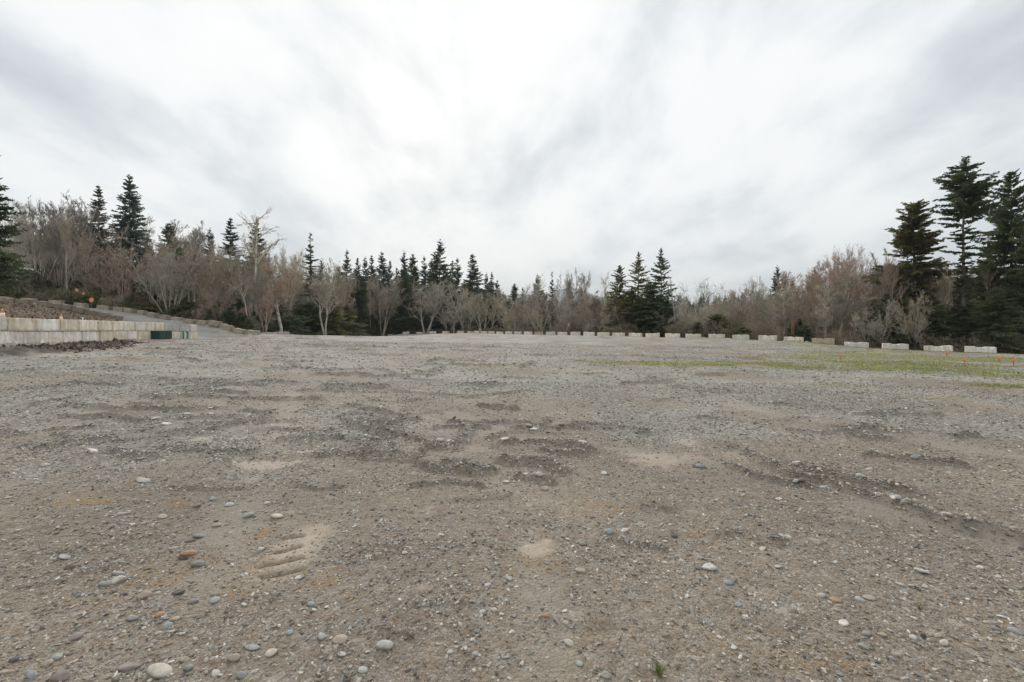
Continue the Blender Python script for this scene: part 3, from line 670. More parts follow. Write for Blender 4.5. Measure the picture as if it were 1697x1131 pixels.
BW = [block_mesh('wall_block', 320+k, 1.0, .6, .6, False) for k in range(4)]
def heading(a, b): return math.atan2(b[1]-a[1], b[0]-a[0])
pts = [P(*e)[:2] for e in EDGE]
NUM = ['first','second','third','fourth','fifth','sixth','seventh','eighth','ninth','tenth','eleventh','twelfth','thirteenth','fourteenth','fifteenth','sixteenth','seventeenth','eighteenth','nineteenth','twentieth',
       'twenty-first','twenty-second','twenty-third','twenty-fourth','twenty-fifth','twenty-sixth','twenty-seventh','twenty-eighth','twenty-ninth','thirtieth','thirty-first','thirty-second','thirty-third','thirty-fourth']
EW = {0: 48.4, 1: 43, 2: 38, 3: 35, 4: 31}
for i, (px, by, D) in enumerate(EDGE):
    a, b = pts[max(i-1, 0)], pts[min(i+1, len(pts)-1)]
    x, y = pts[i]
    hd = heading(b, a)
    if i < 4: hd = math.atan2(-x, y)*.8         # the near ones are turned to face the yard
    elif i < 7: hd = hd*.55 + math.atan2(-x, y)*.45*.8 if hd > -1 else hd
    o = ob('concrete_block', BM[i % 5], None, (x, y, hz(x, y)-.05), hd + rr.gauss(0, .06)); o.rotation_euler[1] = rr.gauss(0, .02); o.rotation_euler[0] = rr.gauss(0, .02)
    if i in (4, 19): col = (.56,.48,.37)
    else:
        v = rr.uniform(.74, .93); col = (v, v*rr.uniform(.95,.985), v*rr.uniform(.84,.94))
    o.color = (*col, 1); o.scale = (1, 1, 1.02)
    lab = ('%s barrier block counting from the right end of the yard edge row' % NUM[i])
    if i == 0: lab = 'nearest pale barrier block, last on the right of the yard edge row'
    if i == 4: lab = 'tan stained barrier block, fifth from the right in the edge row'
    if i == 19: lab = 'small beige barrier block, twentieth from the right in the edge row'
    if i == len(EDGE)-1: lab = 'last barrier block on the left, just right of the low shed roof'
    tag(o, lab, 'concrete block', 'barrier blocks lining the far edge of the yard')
for name_, row, lab0, grp in (('concrete_block', ROAD_FAR, 'mossy tan block along the forest side of the ramp road, %s from its foot', 'blocks along the forest side of the ramp road'),
                       ('concrete_block', ROAD_NEAR, 'grey block on the bank side of the ramp road, %s from the bottom', 'blocks along the bank side of the ramp road')):
    pp = [P(*e)[:2] for e in row]
    for i, (x, y) in enumerate(pp):
        a, b = pp[max(i-1, 0)], pp[min(i+1, len(pp)-1)]
        o = ob(name_, BM[(i+2) % 5], None, (x, y, hz(x, y)-.04), heading(a, b)+rr.gauss(0, .05))
        v = rr.uniform(.38, .47) if row is ROAD_FAR else rr.uniform(.28, .36)
        o.color = (v, v*.9, v*.74, 1); o.scale = (.95 if row is ROAD_FAR else 1, 1, 1)
        za, zb = hz(*a), hz(*b); o.rotation_euler[1] = -math.atan2(zb-za, math.dist(a, b)+1e-6)*.9
        tag(o, lab0 % NUM[i], 'concrete block', grp)
# low, half sunk row running on beyond the foot of the road
for i in range(12):
    px = 443 + i*9.6 if i < 8 else 520+(i-8)*20
    D = 57.5 + (px-440)*.335 - 2.2
    x, y = (px-CX)/F*D, D
    o = ob('concrete_block', BM[i % 5], None, (x, y, hz(x, y)-.30), heading(((430-CX)/F*56, 56), ((560-CX)/F*92, 92))*1.0 + rr.gauss(0, .06))
    v = rr.uniform(.5, .64); o.color = (v, v*.96, v*.88, 1)
    tag(o, 'low sunken block beyond the road foot, %s along the line toward the shed' % NUM[i], 'concrete block', 'sunken blocks between the road foot and the shed')

# the two course retaining wall: blocks between joints read off the photo
def wl(px):
    k = (px-CX)/F; s = (W1[0]-W0[0])/(W1[1]-W0[1])
    D = (W0[0]-s*W0[1])/(k-s); return np.array([k*D, D])
top = [-130,-80,-36,12.5,62,99.5,132,162,188,206,224,242.6,258,272,299,317,327]
bot = [-110,-58,-18,23.5,67,105,136.6,166,189,211,228,246,273,300,315,327]
wall = bpy.data.objects.new('retaining_wall', None); COL.objects.link(wall); wall.location = (*(W0), hz(*W0))
tag(wall, 'pale two course concrete block wall along the left side of the yard', 'wall')
bpy.context.view_layer.update()
def wall_h(px): return np.interp(px, [-150,0,62,132,206,272,327], [P(-150,576.5,18.2)[2]]+[p[2] for p in wall_base])
for course, joints in ((0, bot), (1, top)):
    for i, (ja, jb) in enumerate(zip(joints[:-1], joints[1:])):
        a, b = wl(ja), wl(jb); c = (a+b)/2; ln = np.linalg.norm(b-a)
        zb = wall_h((ja+jb)/2) - .06 + course*.65
        off = rr.uniform(-.02, .03) + (.06 if (course == 1 and ja >= 272) else 0)
        c = c + wnrm*(.3 + off)
        o = ob('wall_block', BW[(i+course) % 4]); o.parent = wall
        o.location = Vector((c[0], c[1], zb)) - wall.location
        zs = math.atan2(float(wall_h(jb)-wall_h(ja)), ln)
        o.rotation_euler = (0, -zs, heading(a, b)+rr.gauss(0, .006)); o.scale = (ln-.022, 1, 1.072)
        v = rr.uniform(.74, .93); tn = rr.choice([(1, .95, .85), (1, .97, .92), (1, .92, .78)])
        if course == 1 and ja in (272, 299): v, tn = .52, (.98, 1, 1)
        if course == 1 and ja in (62, 132): v = .95
        o.color = (v*tn[0], v*tn[1], v*tn[2], 1)

# ------------------------------------------------------------------ tree builders (unit height)
def norm(a): return a/np.maximum(np.linalg.norm(a, axis=-1, keepdims=True), 1e-9)
def tubes(Pt, r0, r1, sides=3):
    """Pt (n,K,3) polylines, radius r0->r1; returns verts,tris"""
    n, K, _ = Pt.shape
    d = np.empty_like(Pt); d[:,1:-1] = Pt[:,2:]-Pt[:,:-2]; d[:,0] = Pt[:,1]-Pt[:,0]; d[:,-1] = Pt[:,-1]-Pt[:,-2]
    d = norm(d); ref = np.where(np.abs(d[...,2:3]) > .9, np.array([1.,0,0]), np.array([0,0,1.]))
    a = norm(np.cross(d, ref)); b = np.cross(d, a)
    tt = np.linspace(0, 1, K)[None,:,None]; rr_ = r0[:,None,None]*(1-tt)+r1[:,None,None]*tt
    rings = [Pt + rr_*(a*math.cos(2*PI*k/sides)+b*math.sin(2*PI*k/sides)) for k in range(sides)]
    V = np.stack(rings, 2).reshape(-1, 3)
    base = (np.arange(n)*K*sides)[:,None,None] + (np.arange(K-1)*sides)[None,:,None]
    k = np.arange(sides)[None,None,:]; k2 = (k+1) % sides
    A, B, C_, D_ = base+k, base+k2, base+sides+k2, base+sides+k
    T = np.concatenate([np.stack([A,B,C_],-1).reshape(-1,3), np.stack([A,C_,D_],-1).reshape(-1,3)])
    return V, T
def ribbons(Pt, w0, rs):
    n, K, _ = Pt.shape
    d = norm(Pt[:,-1]-Pt[:,0]); a = norm(np.cross(d, rs.normal(size=(n,3))))
    tt = np.linspace(1, .15, K)[None,:,None]; o = a[:,None,:]*w0[:,None,None]*tt*.5
    V = np.stack([Pt-o, Pt+o], 2).reshape(-1, 3)
    base = (np.arange(n)*K*2)[:,None] + (np.arange(K-1)*2)[None,:]
    T = np.concatenate([np.stack([base, base+1, base+3],-1).reshape(-1,3), np.stack([base, base+3, base+2],-1).reshape(-1,3)])
    return V, T
def grow(p, d, Ln, K, up, jit, rs):
    n = len(p); out = [p]; cur = p; dd = d
    for k in range(K-1):
        dd = norm(dd + np.array([0,0,up]) + rs.normal(size=(n,3))*jit); cur = cur + dd*(Ln/(K-1))[:,None]; out.append(cur)
    return np.stack(out, 1)
def children(Pt, m, t0, t1, ang0, ang1, Lmul, Lpar, rs, taper=.6):
    n, K, _ = Pt.shape
    t = rs.uniform(t0, t1, (n, m)); f = t*(K-1); k = np.minimum(f.astype(int), K-2); u = (f-k)[...,None]
    idx = np.arange(n)[:,None]; a = Pt[idx,k]; b = Pt[idx,k+1]; p = a*(1-u)+b*u; tan = norm(b-a)
    perp = norm(np.cross(tan, rs.normal(size=(n,m,3)))); an = rs.uniform(ang0, ang1, (n,m))[...,None]
    d = norm(tan*np.cos(an)+perp*np.sin(an))
    Ln = Lpar[:,None]*Lmul*rs.uniform(.6, 1.25, (n,m))*(1-taper*(t-t0)/(t1-t0+1e-6))
    return p.reshape(-1,3), d.reshape(-1,3), Ln.ravel()
def merge(parts):
    V = []; T = []; n = 0
    for v, t in parts: V.append(v); T.append(t+n); n += len(v)
    return np.vstack(V), np.vstack(T)
def finish(kind, trunk, crown, tmat, cmat, width):
    V1, T1 = merge(trunk); V2, T2 = merge(crown)
    z = max(V1[:,2].max(), np.percentile(V2[:,2], 99.8)); rads = np.percentile(np.hypot(V2[:,0], V2[:,1]), 97)
    return dict(trunk=mesh_tris('trunk', V1/z, T1, tmat, True), crown=mesh_tris('crown', V2/z, T2, cmat), w=2*rads/z, kind=kind)
def bare(seed, stems=3, spread=.25, up=.12, n1=16, n2=8, n3=6, n4=3, crownlow=.3, r=.011, bend=.05, L1=.42, tw=.0021, fork=.9):
    rs = np.random.default_rng(seed)
    a = rs.uniform(0, 2*PI, stems); sp = rs.uniform(.2, 1, stems)*spread if stems > 1 else np.array([spread*.2])
    d = norm(np.c_[np.cos(a)*sp, np.sin(a)*sp, np.ones(stems)])
    p = np.c_[np.cos(a), np.sin(a), np.zeros(stems)]*.012*(stems > 1); p[:,2] = -.02
    Ln = rs.uniform(.78, 1.0, stems)
    S0 = grow(p, d, Ln, 9, .02, bend, rs)
    p, d, l = children(S0, n1, crownlow, .96, .35, fork, L1, Ln, rs, .55); S1 = grow(p, d, l, 6, up, bend*1.8, rs)
    p2, d2, l2 = children(S1, n2, .2, 1, .35, .9, .48, l, rs, .5); S2 = grow(p2, d2, l2, 4, up, .12, rs)
    p3, d3, l3 = children(S2, n3, .1, 1, .3, .9, .55, l2, rs, .4); S3 = grow(p3, d3, l3, 3, up*.8, .16, rs)
    p4, d4, l4 = children(S3, n4, .1, 1, .3, .9, .6, l3, rs, .3); S4 = grow(p4, d4, l4, 2, up*.5, .1, rs)
    R0 = np.full(stems, r)*rs.uniform(.7, 1.1, stems)
    R1 = np.maximum(r*.42*(l/l.max()), tw*1.1)
    trunk = [tubes(S0, R0, R0*.12, 6), tubes(S1, R1, R1*.3, 4)]
    R2 = np.maximum(r*.16*(l2/l2.max()), tw*.55)
    crown = [tubes(S2, R2, R2*.5, 3), ribbons(S3, np.full(len(S3), tw*1.25), rs), ribbons(S4, np.full(len(S4), tw), rs)]
    return finish('bare', trunk, crown, M_bark, M_bark, 0)
def conifer(seed, nb=150, R=.2, lo=.08, prof=lambda h: (1-h)**.85, droop=.3, ns=12, sl=.30, tw=.0075, gap=.25, jr=.25, hang=.0, top_up=.6, trunk_r=.013, whorl=0, sub=3, lean=0):
    rs = np.random.default_rng(seed)
    h = lo + (1-lo)*rs.uniform(0, 1, nb)**(.9)*.985
    if whorl: h = lo+(1-lo)*(np.round((h-lo)/(1-lo)*whorl)/whorl) + rs.normal(size=nb)*.004
    h = np.clip(h, lo, .99)
    az = rs.uniform(0, 2*PI, nb)
    # gaps and bulges in the outline
    lump = 1 + gap*np.sin(az*2+h*17+seed)*np.sin(h*31+seed*1.7) + rs.normal(size=nb)*jr
    Lb = R*np.maximum(prof(h), .0)*np.clip(lump, .35, 1.6) + .007
    el = top_up*h**1.5 - droop*(1-h) + rs.normal(size=nb)*.12
    d = np.c_[np.cos(az)*np.cos(el), np.sin(az)*np.cos(el), np.sin(el)]
    K = 6
    p = np.c_[np.zeros(nb), np.zeros(nb), h]
    B = [p]; cur = p; dd = d
    for k in range(K-1):
        dd = norm(dd + np.c_[np.zeros((nb,2)), np.full(nb, -.10*droop+.05*k*droop)] + rs.normal(size=(nb,3))*.06); cur = cur+dd*(Lb/(K-1))[:,None]; B.append(cur)
    B = np.stack(B, 1)
    t = (np.arange(ns)+.5)/ns; t = .12+.88*t
    t = np.clip(t[None,:]+rs.normal(size=(nb,ns))*.03, .05, 1)
    f = t*(K-1); kk = np.minimum(f.astype(int), K-2); u = (f-kk)[...,None]; idx = np.arange(nb)[:,None]
    q = B[idx,kk]*(1-u)+B[idx,kk+1]*u; ax = norm(B[idx,kk+1]-B[idx,kk])
    side = norm(np.cross(ax, np.array([0,0,1.])))
    tris = []; Vs = []
    for sgn in (-1, 1):
        dirn = norm(ax*rs.uniform(.4, .9, (nb,ns,1)) + sgn*side*rs.uniform(.5, 1, (nb,ns,1)) + np.array([0,0,-1.])*(rs.uniform(0, .35, (nb,ns,1))+hang) + rs.normal(size=(nb,ns,3))*.15)
        ln = sl*Lb[:,None]*(1.05-t*.55)*rs.uniform(.6, 1.2, (nb,ns)) + .003; tws = (.35+.65*np.clip(Lb/(R*.6), 0, 1))[:,None,None]*tw
        for j in range(sub):
            s0 = q + dirn*(ln*(j/sub*.8))[...,None]
            dj = norm(dirn + (rs.normal(size=(nb,ns,3))*.45)); lj = ln*(.62-.08*j)
            wv = norm(np.cross(dj, rs.normal(size=(nb,ns,3))+np.array([0,0,1.2])))*(tws*rs.uniform(.6, 1.4, (nb,ns,1)))
            a = s0 - wv*.5; b = s0 + wv*.5 ; c = s0 + dj*lj[...,None]*.6 + wv*.55; e = s0+dj*lj[...,None]
            Vs.append(np.stack([a, b, c, e], 2).reshape(-1, 3))
    V = np.vstack(Vs); n4 = len(V)//4; base = np.arange(n4)*4
    T = np.concatenate([np.stack([base, base+1, base+2],-1), np.stack([base, base+2, base+3],-1)])
    br = np.maximum(Lb*.022, .0012)
    trunkP = np.stack([np.array([[0,0,z]]) for z in np.linspace(-.03, 1, 10)], 1); trunkP[:,1:,:2] += rs.normal(size=(1,9,2))*.0025*np.linspace(0, 1, 9)[None,:,None]
    return finish('conifer', [tubes(trunkP, np.array([trunk_r]), np.array([.001]), 8), tubes(B, br, br*.3, 3)], [(V, T)], M_dbark, M_leaf, 0)

G = {}
G['fir'] = [conifer(1, 270, .19, .06, tw=.010), conifer(2, 280, .17, .10, droop=.2, tw=.010), conifer(3, 240, .20, .05, gap=.4, tw=.011), conifer(4, 260, .18, .08, whorl=34, tw=.010)]
G['dense'] = [conifer(11, 330, .20, .05, prof=lambda h: (1-h)**.75, gap=.12, jr=.14, tw=.009), conifer(12, 300, .22, .04, prof=lambda h: (1-h)**.7, gap=.15, jr=.18, tw=.01)]
G['narrow'] = [conifer(21, 170, .10, .25, gap=.3, jr=.3, droop=.15, whorl=30), conifer(22, 150, .09, .12, gap=.3, jr=.35)]
G['cedar'] = [conifer(31, 260, .24, .05, prof=lambda h: (1-h)**.7*(.75+.25*np.sin(h*40)), droop=.55, hang=.75, gap=.5, jr=.4, sl=.34, tw=.011, ns=14),
              conifer(32, 240, .20, .08, prof=lambda h: (1-h)**.6, droop=.35, hang=.6, gap=.6, jr=.45, sl=.3, tw=.011, ns=13)]
G['openfir'] = [conifer(41, 200, .17, .10, prof=lambda h: np.clip((1-h)*1.5, 0, 1)**.8, droop=.35, hang=.25, gap=.65, jr=.5, sl=.22, tw=.013, ns=9)]
G['umbrella'] = [conifer(51, 360, .18, .04, prof=lambda h: np.where(h > .70, .58*np.minimum(1, (1.0-h)/.12+.30), np.where(h > .52, .20+.12*np.sin(h*70), .16+.08*np.sin(h*50))), droop=.12, gap=.2, jr=.3, sl=.26, tw=.0062, ns=20, top_up=.3, whorl=42, trunk_r=.012, sub=4)]
G['bigdark'] = [conifer(61, 420, .25, .03, prof=lambda h: (1-h)**.65, droop=.5, hang=.5, gap=.3, jr=.3, sl=.22, tw=.0055, ns=22, sub=4, trunk_r=.014), conifer(62, 400, .22, .04, prof=lambda h: (1-h)**.75, droop=.4, hang=.4, gap=.35, jr=.3, sl=.22, tw=.0055, ns=22, sub=4)]
G['roundcedar'] = [conifer(63, 480, .22, .05, prof=lambda h: (1-h)**.55*(.85+.15*np.sin(h*35)), droop=.4, hang=.5, gap=.4, jr=.32, sl=.25, tw=.0065, ns=20, sub=4)]
G['bush'] = [conifer(71, 230, .42, .02, prof=lambda h: (1-h)**.5, droop=.1, gap=.3, jr=.3, sl=.35, tw=.022, ns=10), conifer(72, 200, .5, .02, prof=lambda h: np.sin(np.clip(h*1.1+.25, 0, 1)*PI)**.6, droop=.1, gap=.3, jr=.35, sl=.34, tw=.02, ns=11)]
G['vase'] = [bare(101, 3, .30, .16, 16, 8, 6, 3, .28), bare(102, 4, .35, .14, 13, 8, 6, 3, .25), bare(103, 5, .42, .12, 12, 8, 5, 3, .22, r=.009)]
G['tall'] = [bare(111, 1, .1, .16, 30, 9, 6, 3, .35, L1=.30, r=.012), bare(112, 2, .12, .18, 20, 8, 6, 3, .4, L1=.27, r=.010), bare(113, 1, .2, .1, 30, 9, 6, 3, .3, L1=.33, r=.012, bend=.07)]
G['brushy'] = [bare(121, 6, .5, .10, 12, 7, 5, 3, .12, r=.008, L1=.45, fork=1.1), bare(122, 7, .6, .08, 10, 7, 5, 3, .1, r=.007, L1=.5, fork=1.2)]
G['fan'] = [bare(131, 12, .42, .06, 10, 6, 5, 3, .25, r=.006, L1=.28, bend=.03, fork=.6), bare(132, 15, .34, .08, 9, 6, 5, 3, .35, r=.0055, L1=.25, bend=.03, fork=.55)]
G['gnarl'] = [bare(141, 3, .25, .02, 12, 6, 5, 2, .5, r=.012, L1=.4, bend=.16, tw=.0016, fork=1.2), bare(142, 1, .4, .04, 14, 6, 4, 2, .55, r=.016, L1=.33, bend=.12, fork=1.2)]
G['snag'] = [bare(151, 1, .1, .0, 9, 2, 2, 1, .35, r=.018, L1=.16, bend=.06, fork=1.3)]
G['scrub'] = [bare(161, 9, .9, .05, 7, 6, 5, 2, .05, r=.006, L1=.55, fork=1.2, tw=.004, bend=.1), bare(162, 8, 1.1, .02, 7, 6, 5, 2, .05, r=.006, L1=.6, fork=1.3, tw=.004, bend=.12)]

FOL = {'blue': (.13,.175,.14), 'dark': (.13,.16,.088), 'olive': (.23,.225,.10), 'green': (.16,.20,.095), 'bright': (.21,.28,.09), 'moss': (.20,.21,.08), 'mid': (.155,.20,.12)}
TWG = {'x': (1,1,1), 'tan': (.47,.40,.30), 'grey': (.41,.375,.315), 'red': (.41,.31,.24), 'pale': (.50,.455,.365), 'brown': (.34,.275,.21), 'dgrey': (.26,.235,.20)}
ntree = 0
def tree(kind, px, ytop, D, wpx, col, name, label=None, cat='tree', group=None, var=None, bark=None, link=True):
    global ntree
    ntree += 1
    x, y = (px-CX)/F*D, D
    zb = float(sheet(np.array([x]), np.array([y]), gz)[0]) - .1
    H = EYE + (HY-ytop)*D/F - zb
    g = G[kind][(ntree if var is None else var) % len(G[kind])]
    sx = wpx*D/F/g['w']*(1.0 if kind in ('bigdark','umbrella','roundcedar') else (1.55 if D > 110 else 1.3) if g['kind'] == 'conifer' else 1.3)
    sx = min(max(sx, H*.45), H*2.4)
    e = bpy.data.objects.new(name, None); COL.objects.link(e); e.location = (x, y, zb); e.rotation_euler = (0, 0, rr.uniform(0, 6.28)); e.scale = (sx, sx, H)
    conif = g['kind'] == 'conifer'
    tr = ob('trunk', g['trunk'], e); cr = ob('crown', g['crown'], e)
    c = FOL[col] if conif else TWG[col]; v = rr.uniform(.85, 1.15); cr.color = (c[0]*v, c[1]*v, c[2]*v, 1)
    b = bark or (tuple(min(.5, q*1.12+.03) for q in c) if not conif else (.12,.1,.08)); tr.color = (*b, 1)
    return tag(e, label, cat, group)
PB = (.46,.43,.37)   # pale alder bark
T = [
 ('fir',-18,222,44,62,'dark','fir_tree','tall dark fir cut off by the left edge of the picture'),
 ('tall',22,350,78,50,'grey','bare_tree','thin bare tree just right of the left-edge fir'),
 ('dense',42,372,95,30,'dark','fir_tree','small dark fir standing behind the bare maples at far left'),
 ('fan',62,332,73,78,'grey','maple_tree','leftmost of the fan-shaped grey bare maples above the ramp road'),
 ('fan',100,322,75,84,'dgrey','maple_tree','tallest many-stemmed bare maple above the ramp road'),
 ('fan',134,334,78,60,'grey','maple_tree','bare maple between the tall maple and the slim fir'),
 ('fir',163,306,84,40,'mid','fir_tree','slim layered fir left of the broad blue-green fir'),
 ('dense',215,289,86,58,'blue','fir_tree','broad conical blue-green fir, tallest on the left slope'),
 ('brushy',205,368,70,88,'red','bare_tree','wide reddish bare tree in front of the broad blue-green fir'),
 ('brushy',160,405,69,52,'brown','bare_tree','brown bare tree under the slim layered fir'),
 ('tall',258,362,92,40,'grey','bare_tree','grey bare tree just right of the broad blue-green fir'),
 ('tall',300,368,98,40,'grey','bare_tree','upright bare tree behind the rounded green fir'),
 ('tall',322,364,100,34,'grey','bare_tree','tallest bare tree between the rounded green fir and slate fir'),
 ('tall',340,378,100,30,'grey','bare_tree','bare tree touching the narrow slate fir from the left'),
 ('dense',279,370,74,52,'green','fir_tree','rounded green fir above the pale many-stemmed alder'),
 ('fan',282,410,60,90,'grey','alder_tree','pale many-stemmed alder rising straight behind the road blocks'),
 ('vase',255,420,63,46,'grey','alder_tree','pale alder with two clean stems left of the many-stemmed one'),
 ('fir',348,377,92,32,'blue','fir_tree','narrow slate fir left of the crooked-topped one'),
 ('fir',382,360,88,44,'blue','fir_tree','dark fir with open tiered top left of the wild bare crown'),
 ('dense',425,366,86,46,'dark','fir_tree','dark fir hidden inside the wild bare crown'),
 ('gnarl',418,337,68,92,'tan','bare_tree','gnarled bare tree with wild crown, tallest left of centre'),
 ('vase',365,405,66,66,'tan','alder_tree','pale bare alder with straight twin stems beside the tiered fir'),
 ('brushy',352,455,62,60,'red','bare_tree','low reddish bare tree behind the middle road blocks'),
 ('vase',440,400,74,60,'tan','bare_tree','tan bare tree right under the wild crown'),
 ('gnarl',412,440,58,56,'brown','bare_tree','bare tree with snaking trunk at the foot of the road'),
 ('vase',472,408,80,56,'tan','bare_tree','rounded tan bare tree between wild crown and spire fir'),
 ('tall',466,438,64,52,'red','birch_tree','pale-trunked bare tree just right of the road foot'),
 ('vase',440,470,60,40,'red','bare_tree','small reddish clump of stems by the last road block'),
 ('narrow',515,386,100,34,'dark','fir_tree','lone spire-shaped fir right of the wild bare crown'),
 ('fir',532,428,96,28,'dark','fir_tree','short fir tucked under the right side of the spire fir'),
 ('tall',541,455,74,44,'pale','birch_tree','slim pale-trunked tree in front of the olive cedars'),
 ('vase',568,432,92,78,'tan','bare_tree','broad sandy bare tree right of the spire fir'),
 ('cedar',552,492,80,46,'olive','cedar_tree','olive cedar beside the slim pale-trunked tree'),
 ('cedar',575,505,88,44,'moss','cedar_tree','yellowish olive cedar left of the low shed roof'),
 ('umbrella',596,476,104,30,'dark','pine_tree','dark mop-headed pine on a bare stem above the shed'),
 ('fir',575,414,140,24,'mid','fir_tree','first of the far firs, left end of the conifer skyline'),
 ('fir',593,426,145,22,'blue','fir_tree','second far fir of the skyline, above the mop-headed pine'),
 ('fir',605,424,142,24,'blue','fir_tree','third far fir of the skyline, close beside the second'),
 ('fir',616,422,146,22,'blue','fir_tree','fourth far fir of the skyline, slim and paired'),
 ('dense',633,417,140,34,'blue','fir_tree','broad far fir left of the skyline gap'),
 ('fir',646,431,144,22,'mid','fir_tree','short far fir on the right shoulder of the broad one'),
 ('fir',670,415,138,30,'mid','fir_tree','tall far fir in the middle of the left skyline group'),
 ('dense',684,421,134,32,'green','fir_tree','full green far fir next to the tall middle one'),
 ('fir',703,424,140,24,'blue','fir_tree','far fir left of the tallest central fir'),
 ('dense',716,428,136,24,'green','fir_tree','rounded far fir touching the tallest central fir'),
 ('fir',729,396,128,44,'mid','fir_tree','tallest fir in the centre of the conifer skyline'),
 ('fir',750,431,134,22,'blue','fir_tree','slim far fir right of the tallest central fir'),
 ('fir',758,427,136,28,'green','fir_tree','green far fir between the tallest and the pointed fir'),
 ('fir',783,420,126,40,'mid','fir_tree','pointed open fir, last tall one of the central skyline'),
 ('fir',806,451,132,20,'blue','fir_tree','small far fir right of the pointed open fir'),
 ('fir',815,450,134,18,'mid','fir_tree','small twin fir at the end of the central skyline'),
 ('dense',824,464,130,22,'green','fir_tree','low rounded fir where the central skyline steps down'),
 ('dense',668,455,124,46,'green','fir_tree','green fir lower down behind the first vase-shaped tree'),
 ('dense',745,455,122,50,'mid','fir_tree','dark green fir filling between the two vase-shaped trees'),
 ('dense',770,470,120,40,'green','fir_tree','lighter green fir behind the second vase-shaped tree'),
 ('vase',633,455,116,58,'tan','alder_tree','rounded bare alder above the leftmost barrier blocks'),
 ('vase',706,459,114,68,'pale','maple_tree','pale vase-shaped bare tree behind the edge blocks'),
 ('vase',773,467,110,60,'pale','maple_tree','second pale vase-shaped bare tree, right of the first'),
 ('vase',800,480,106,44,'tan','bare_tree','smaller bare tree right of the second vase-shaped one'),
 ('tall',752,515,108,24,'pale','birch_tree','crooked pale sapling between the two vase-shaped trees'),
 ('cedar',625,496,122,48,'green','cedar_tree','drooping green cedar just behind the shed roof'),
 ('cedar',662,512,121,46,'green','cedar_tree','low green cedar behind the leftmost barrier block'),
 ('cedar',690,522,119,40,'dark','cedar_tree','darkest low cedar at the foot of the first vase-shaped tree'),
 ('brushy',848,482,96,60,'tan','bare_tree','tan bare thicket tree left of the twin small firs'),
 ('dense',853,470,112,26,'mid','fir_tree','low fir beyond the thicket left of the bare crowns'),
 ('fir',891,453,108,28,'mid','fir_tree','rounded-shoulder fir left of the black-tipped fir'),
 ('narrow',915,450,104,20,'dark','fir_tree','slim fir with black tip among the bare crowns'),
 ('fir',866,476,110,18,'blue','fir_tree','tiny far fir left of the rounded-shoulder one'),
 ('vase',878,456,100,36,'grey','bare_tree','tall thin bare crown left of the rounded-shoulder fir'),
 ('vase',932,447,96,34,'grey','bare_tree','bare crown right of the black-tipped fir'),
 ('fan',950,447,94,34,'dgrey','bare_tree','darkest dense bare crown in the middle gap'),
 ('tall',968,451,92,28,'grey','bare_tree','narrow bare crown before the distant blue hill'),
 ('gnarl',997,449,88,38,'tan','bare_tree','forked bare crown left of the central cedars'),
 ('tall',989,485,84,40,'tan','alder_tree','upright tan alder left of the central cedars'),
 ('tall',938,492,80,36,'pale','snag_tree','leaning pale dead stem before the thicket'),
 ('vase',893,492,86,44,'tan','bare_tree','fine pale bare tree behind the twentieth barrier block'),
 ('cedar',1027,440,76,46,'olive','cedar_tree','left one of the three central cedars'),
 ('openfir',1058,417,78,50,'olive','cedar_tree','middle central cedar with ragged open top'),
 ('openfir',1096,410,76,46,'dark','fir_tree','tallest right central conifer with sparse ragged top'),
 ('dense',1078,466,70,84,'green','cedar_tree','bushy green cedar mass at the foot of the central trio'),
 ('dense',1046,478,72,60,'olive','cedar_tree','bushy olive cedar low between the central trio'),
 ('dense',1106,492,70,50,'green','cedar_tree','low bushy cedar on the right side of the central trio'),
 ('snag',1121,456,68,30,'dgrey','snag_tree','dark broken snag right of the central conifers'),
 ('gnarl',1150,462,76,56,'dgrey','bare_tree','dark crooked bare crown right of the broken snag'),
 ('vase',1151,492,63,64,'pale','alder_tree','pale low-forking tree behind the tenth barrier block'),
 ('tall',1136,505,66,22,'pale','birch_tree','straight pale stem between the snag and the low-forking tree'),
 ('brushy',1187,485,66,60,'tan','bare_tree','tan bushy bare tree behind the ninth barrier block'),
 ('brushy',1218,468,68,52,'brown','bare_tree','brown bare tree topping the thicket left of the blue fir'),
 ('vase',1262,458,70,52,'grey','bare_tree','greyish bare tree directly left of the tiered fir'),
 ('fir',1288,439,86,34,'blue','fir_tree','lone tiered blue-green fir over the right thicket'),
 ('dense',1313,465,84,26,'blue','fir_tree','half-hidden fir right of the lone tiered fir'),
 ('vase',1283,478,58,52,'tan','bare_tree','pale bare tree below the lone tiered fir'),
 ('brushy',1250,495,57,48,'brown','bare_tree','dull brown bare tree low behind the eighth barrier block'),
 ('brushy',1348,425,60,62,'red','bare_tree','leftmost of the tall reddish bare trees on the right'),
 ('vase',1378,412,58,58,'red','bare_tree','reddish bare tree with slanting dark trunk on the right'),
 ('brushy',1405,402,60,74,'red','bare_tree','tallest reddish bare tree left of the round-topped cedar'),
 ('vase',1440,405,62,56,'red','bare_tree','reddish bare tree merging into the round-topped cedar'),
 ('tall',1364,470,50,50,'pale','alder_tree','pale stem standing just behind the tan stained block'),
 ('tall',1388,450,51,60,'grey','alder_tree','leaning grey stem right of the tan stained block'),
 ('roundcedar',1514,333,50,120,'olive','cedar_tree','round-topped cedar left of the tall flat-topped fir'),
 ('brushy',1478,420,50,80,'brown','bare_tree','brown bare tree in front of the round-topped cedar'),
 ('brushy',1512,478,43.5,56,'tan','alder_tree','thin-stemmed bare sapling clump behind the third barrier block'),
 ('vase',1450,495,46,60,'pale','alder_tree','leaning pale branches behind the fourth barrier block'),
 ('umbrella',1597,270,45,70,'dark','fir_tree','tall flat-topped fir with long bare trunk on the right'),
 ('bigdark',1556,428,54,80,'dark','fir_tree','dark fir behind the gap left of the tall trunk'),
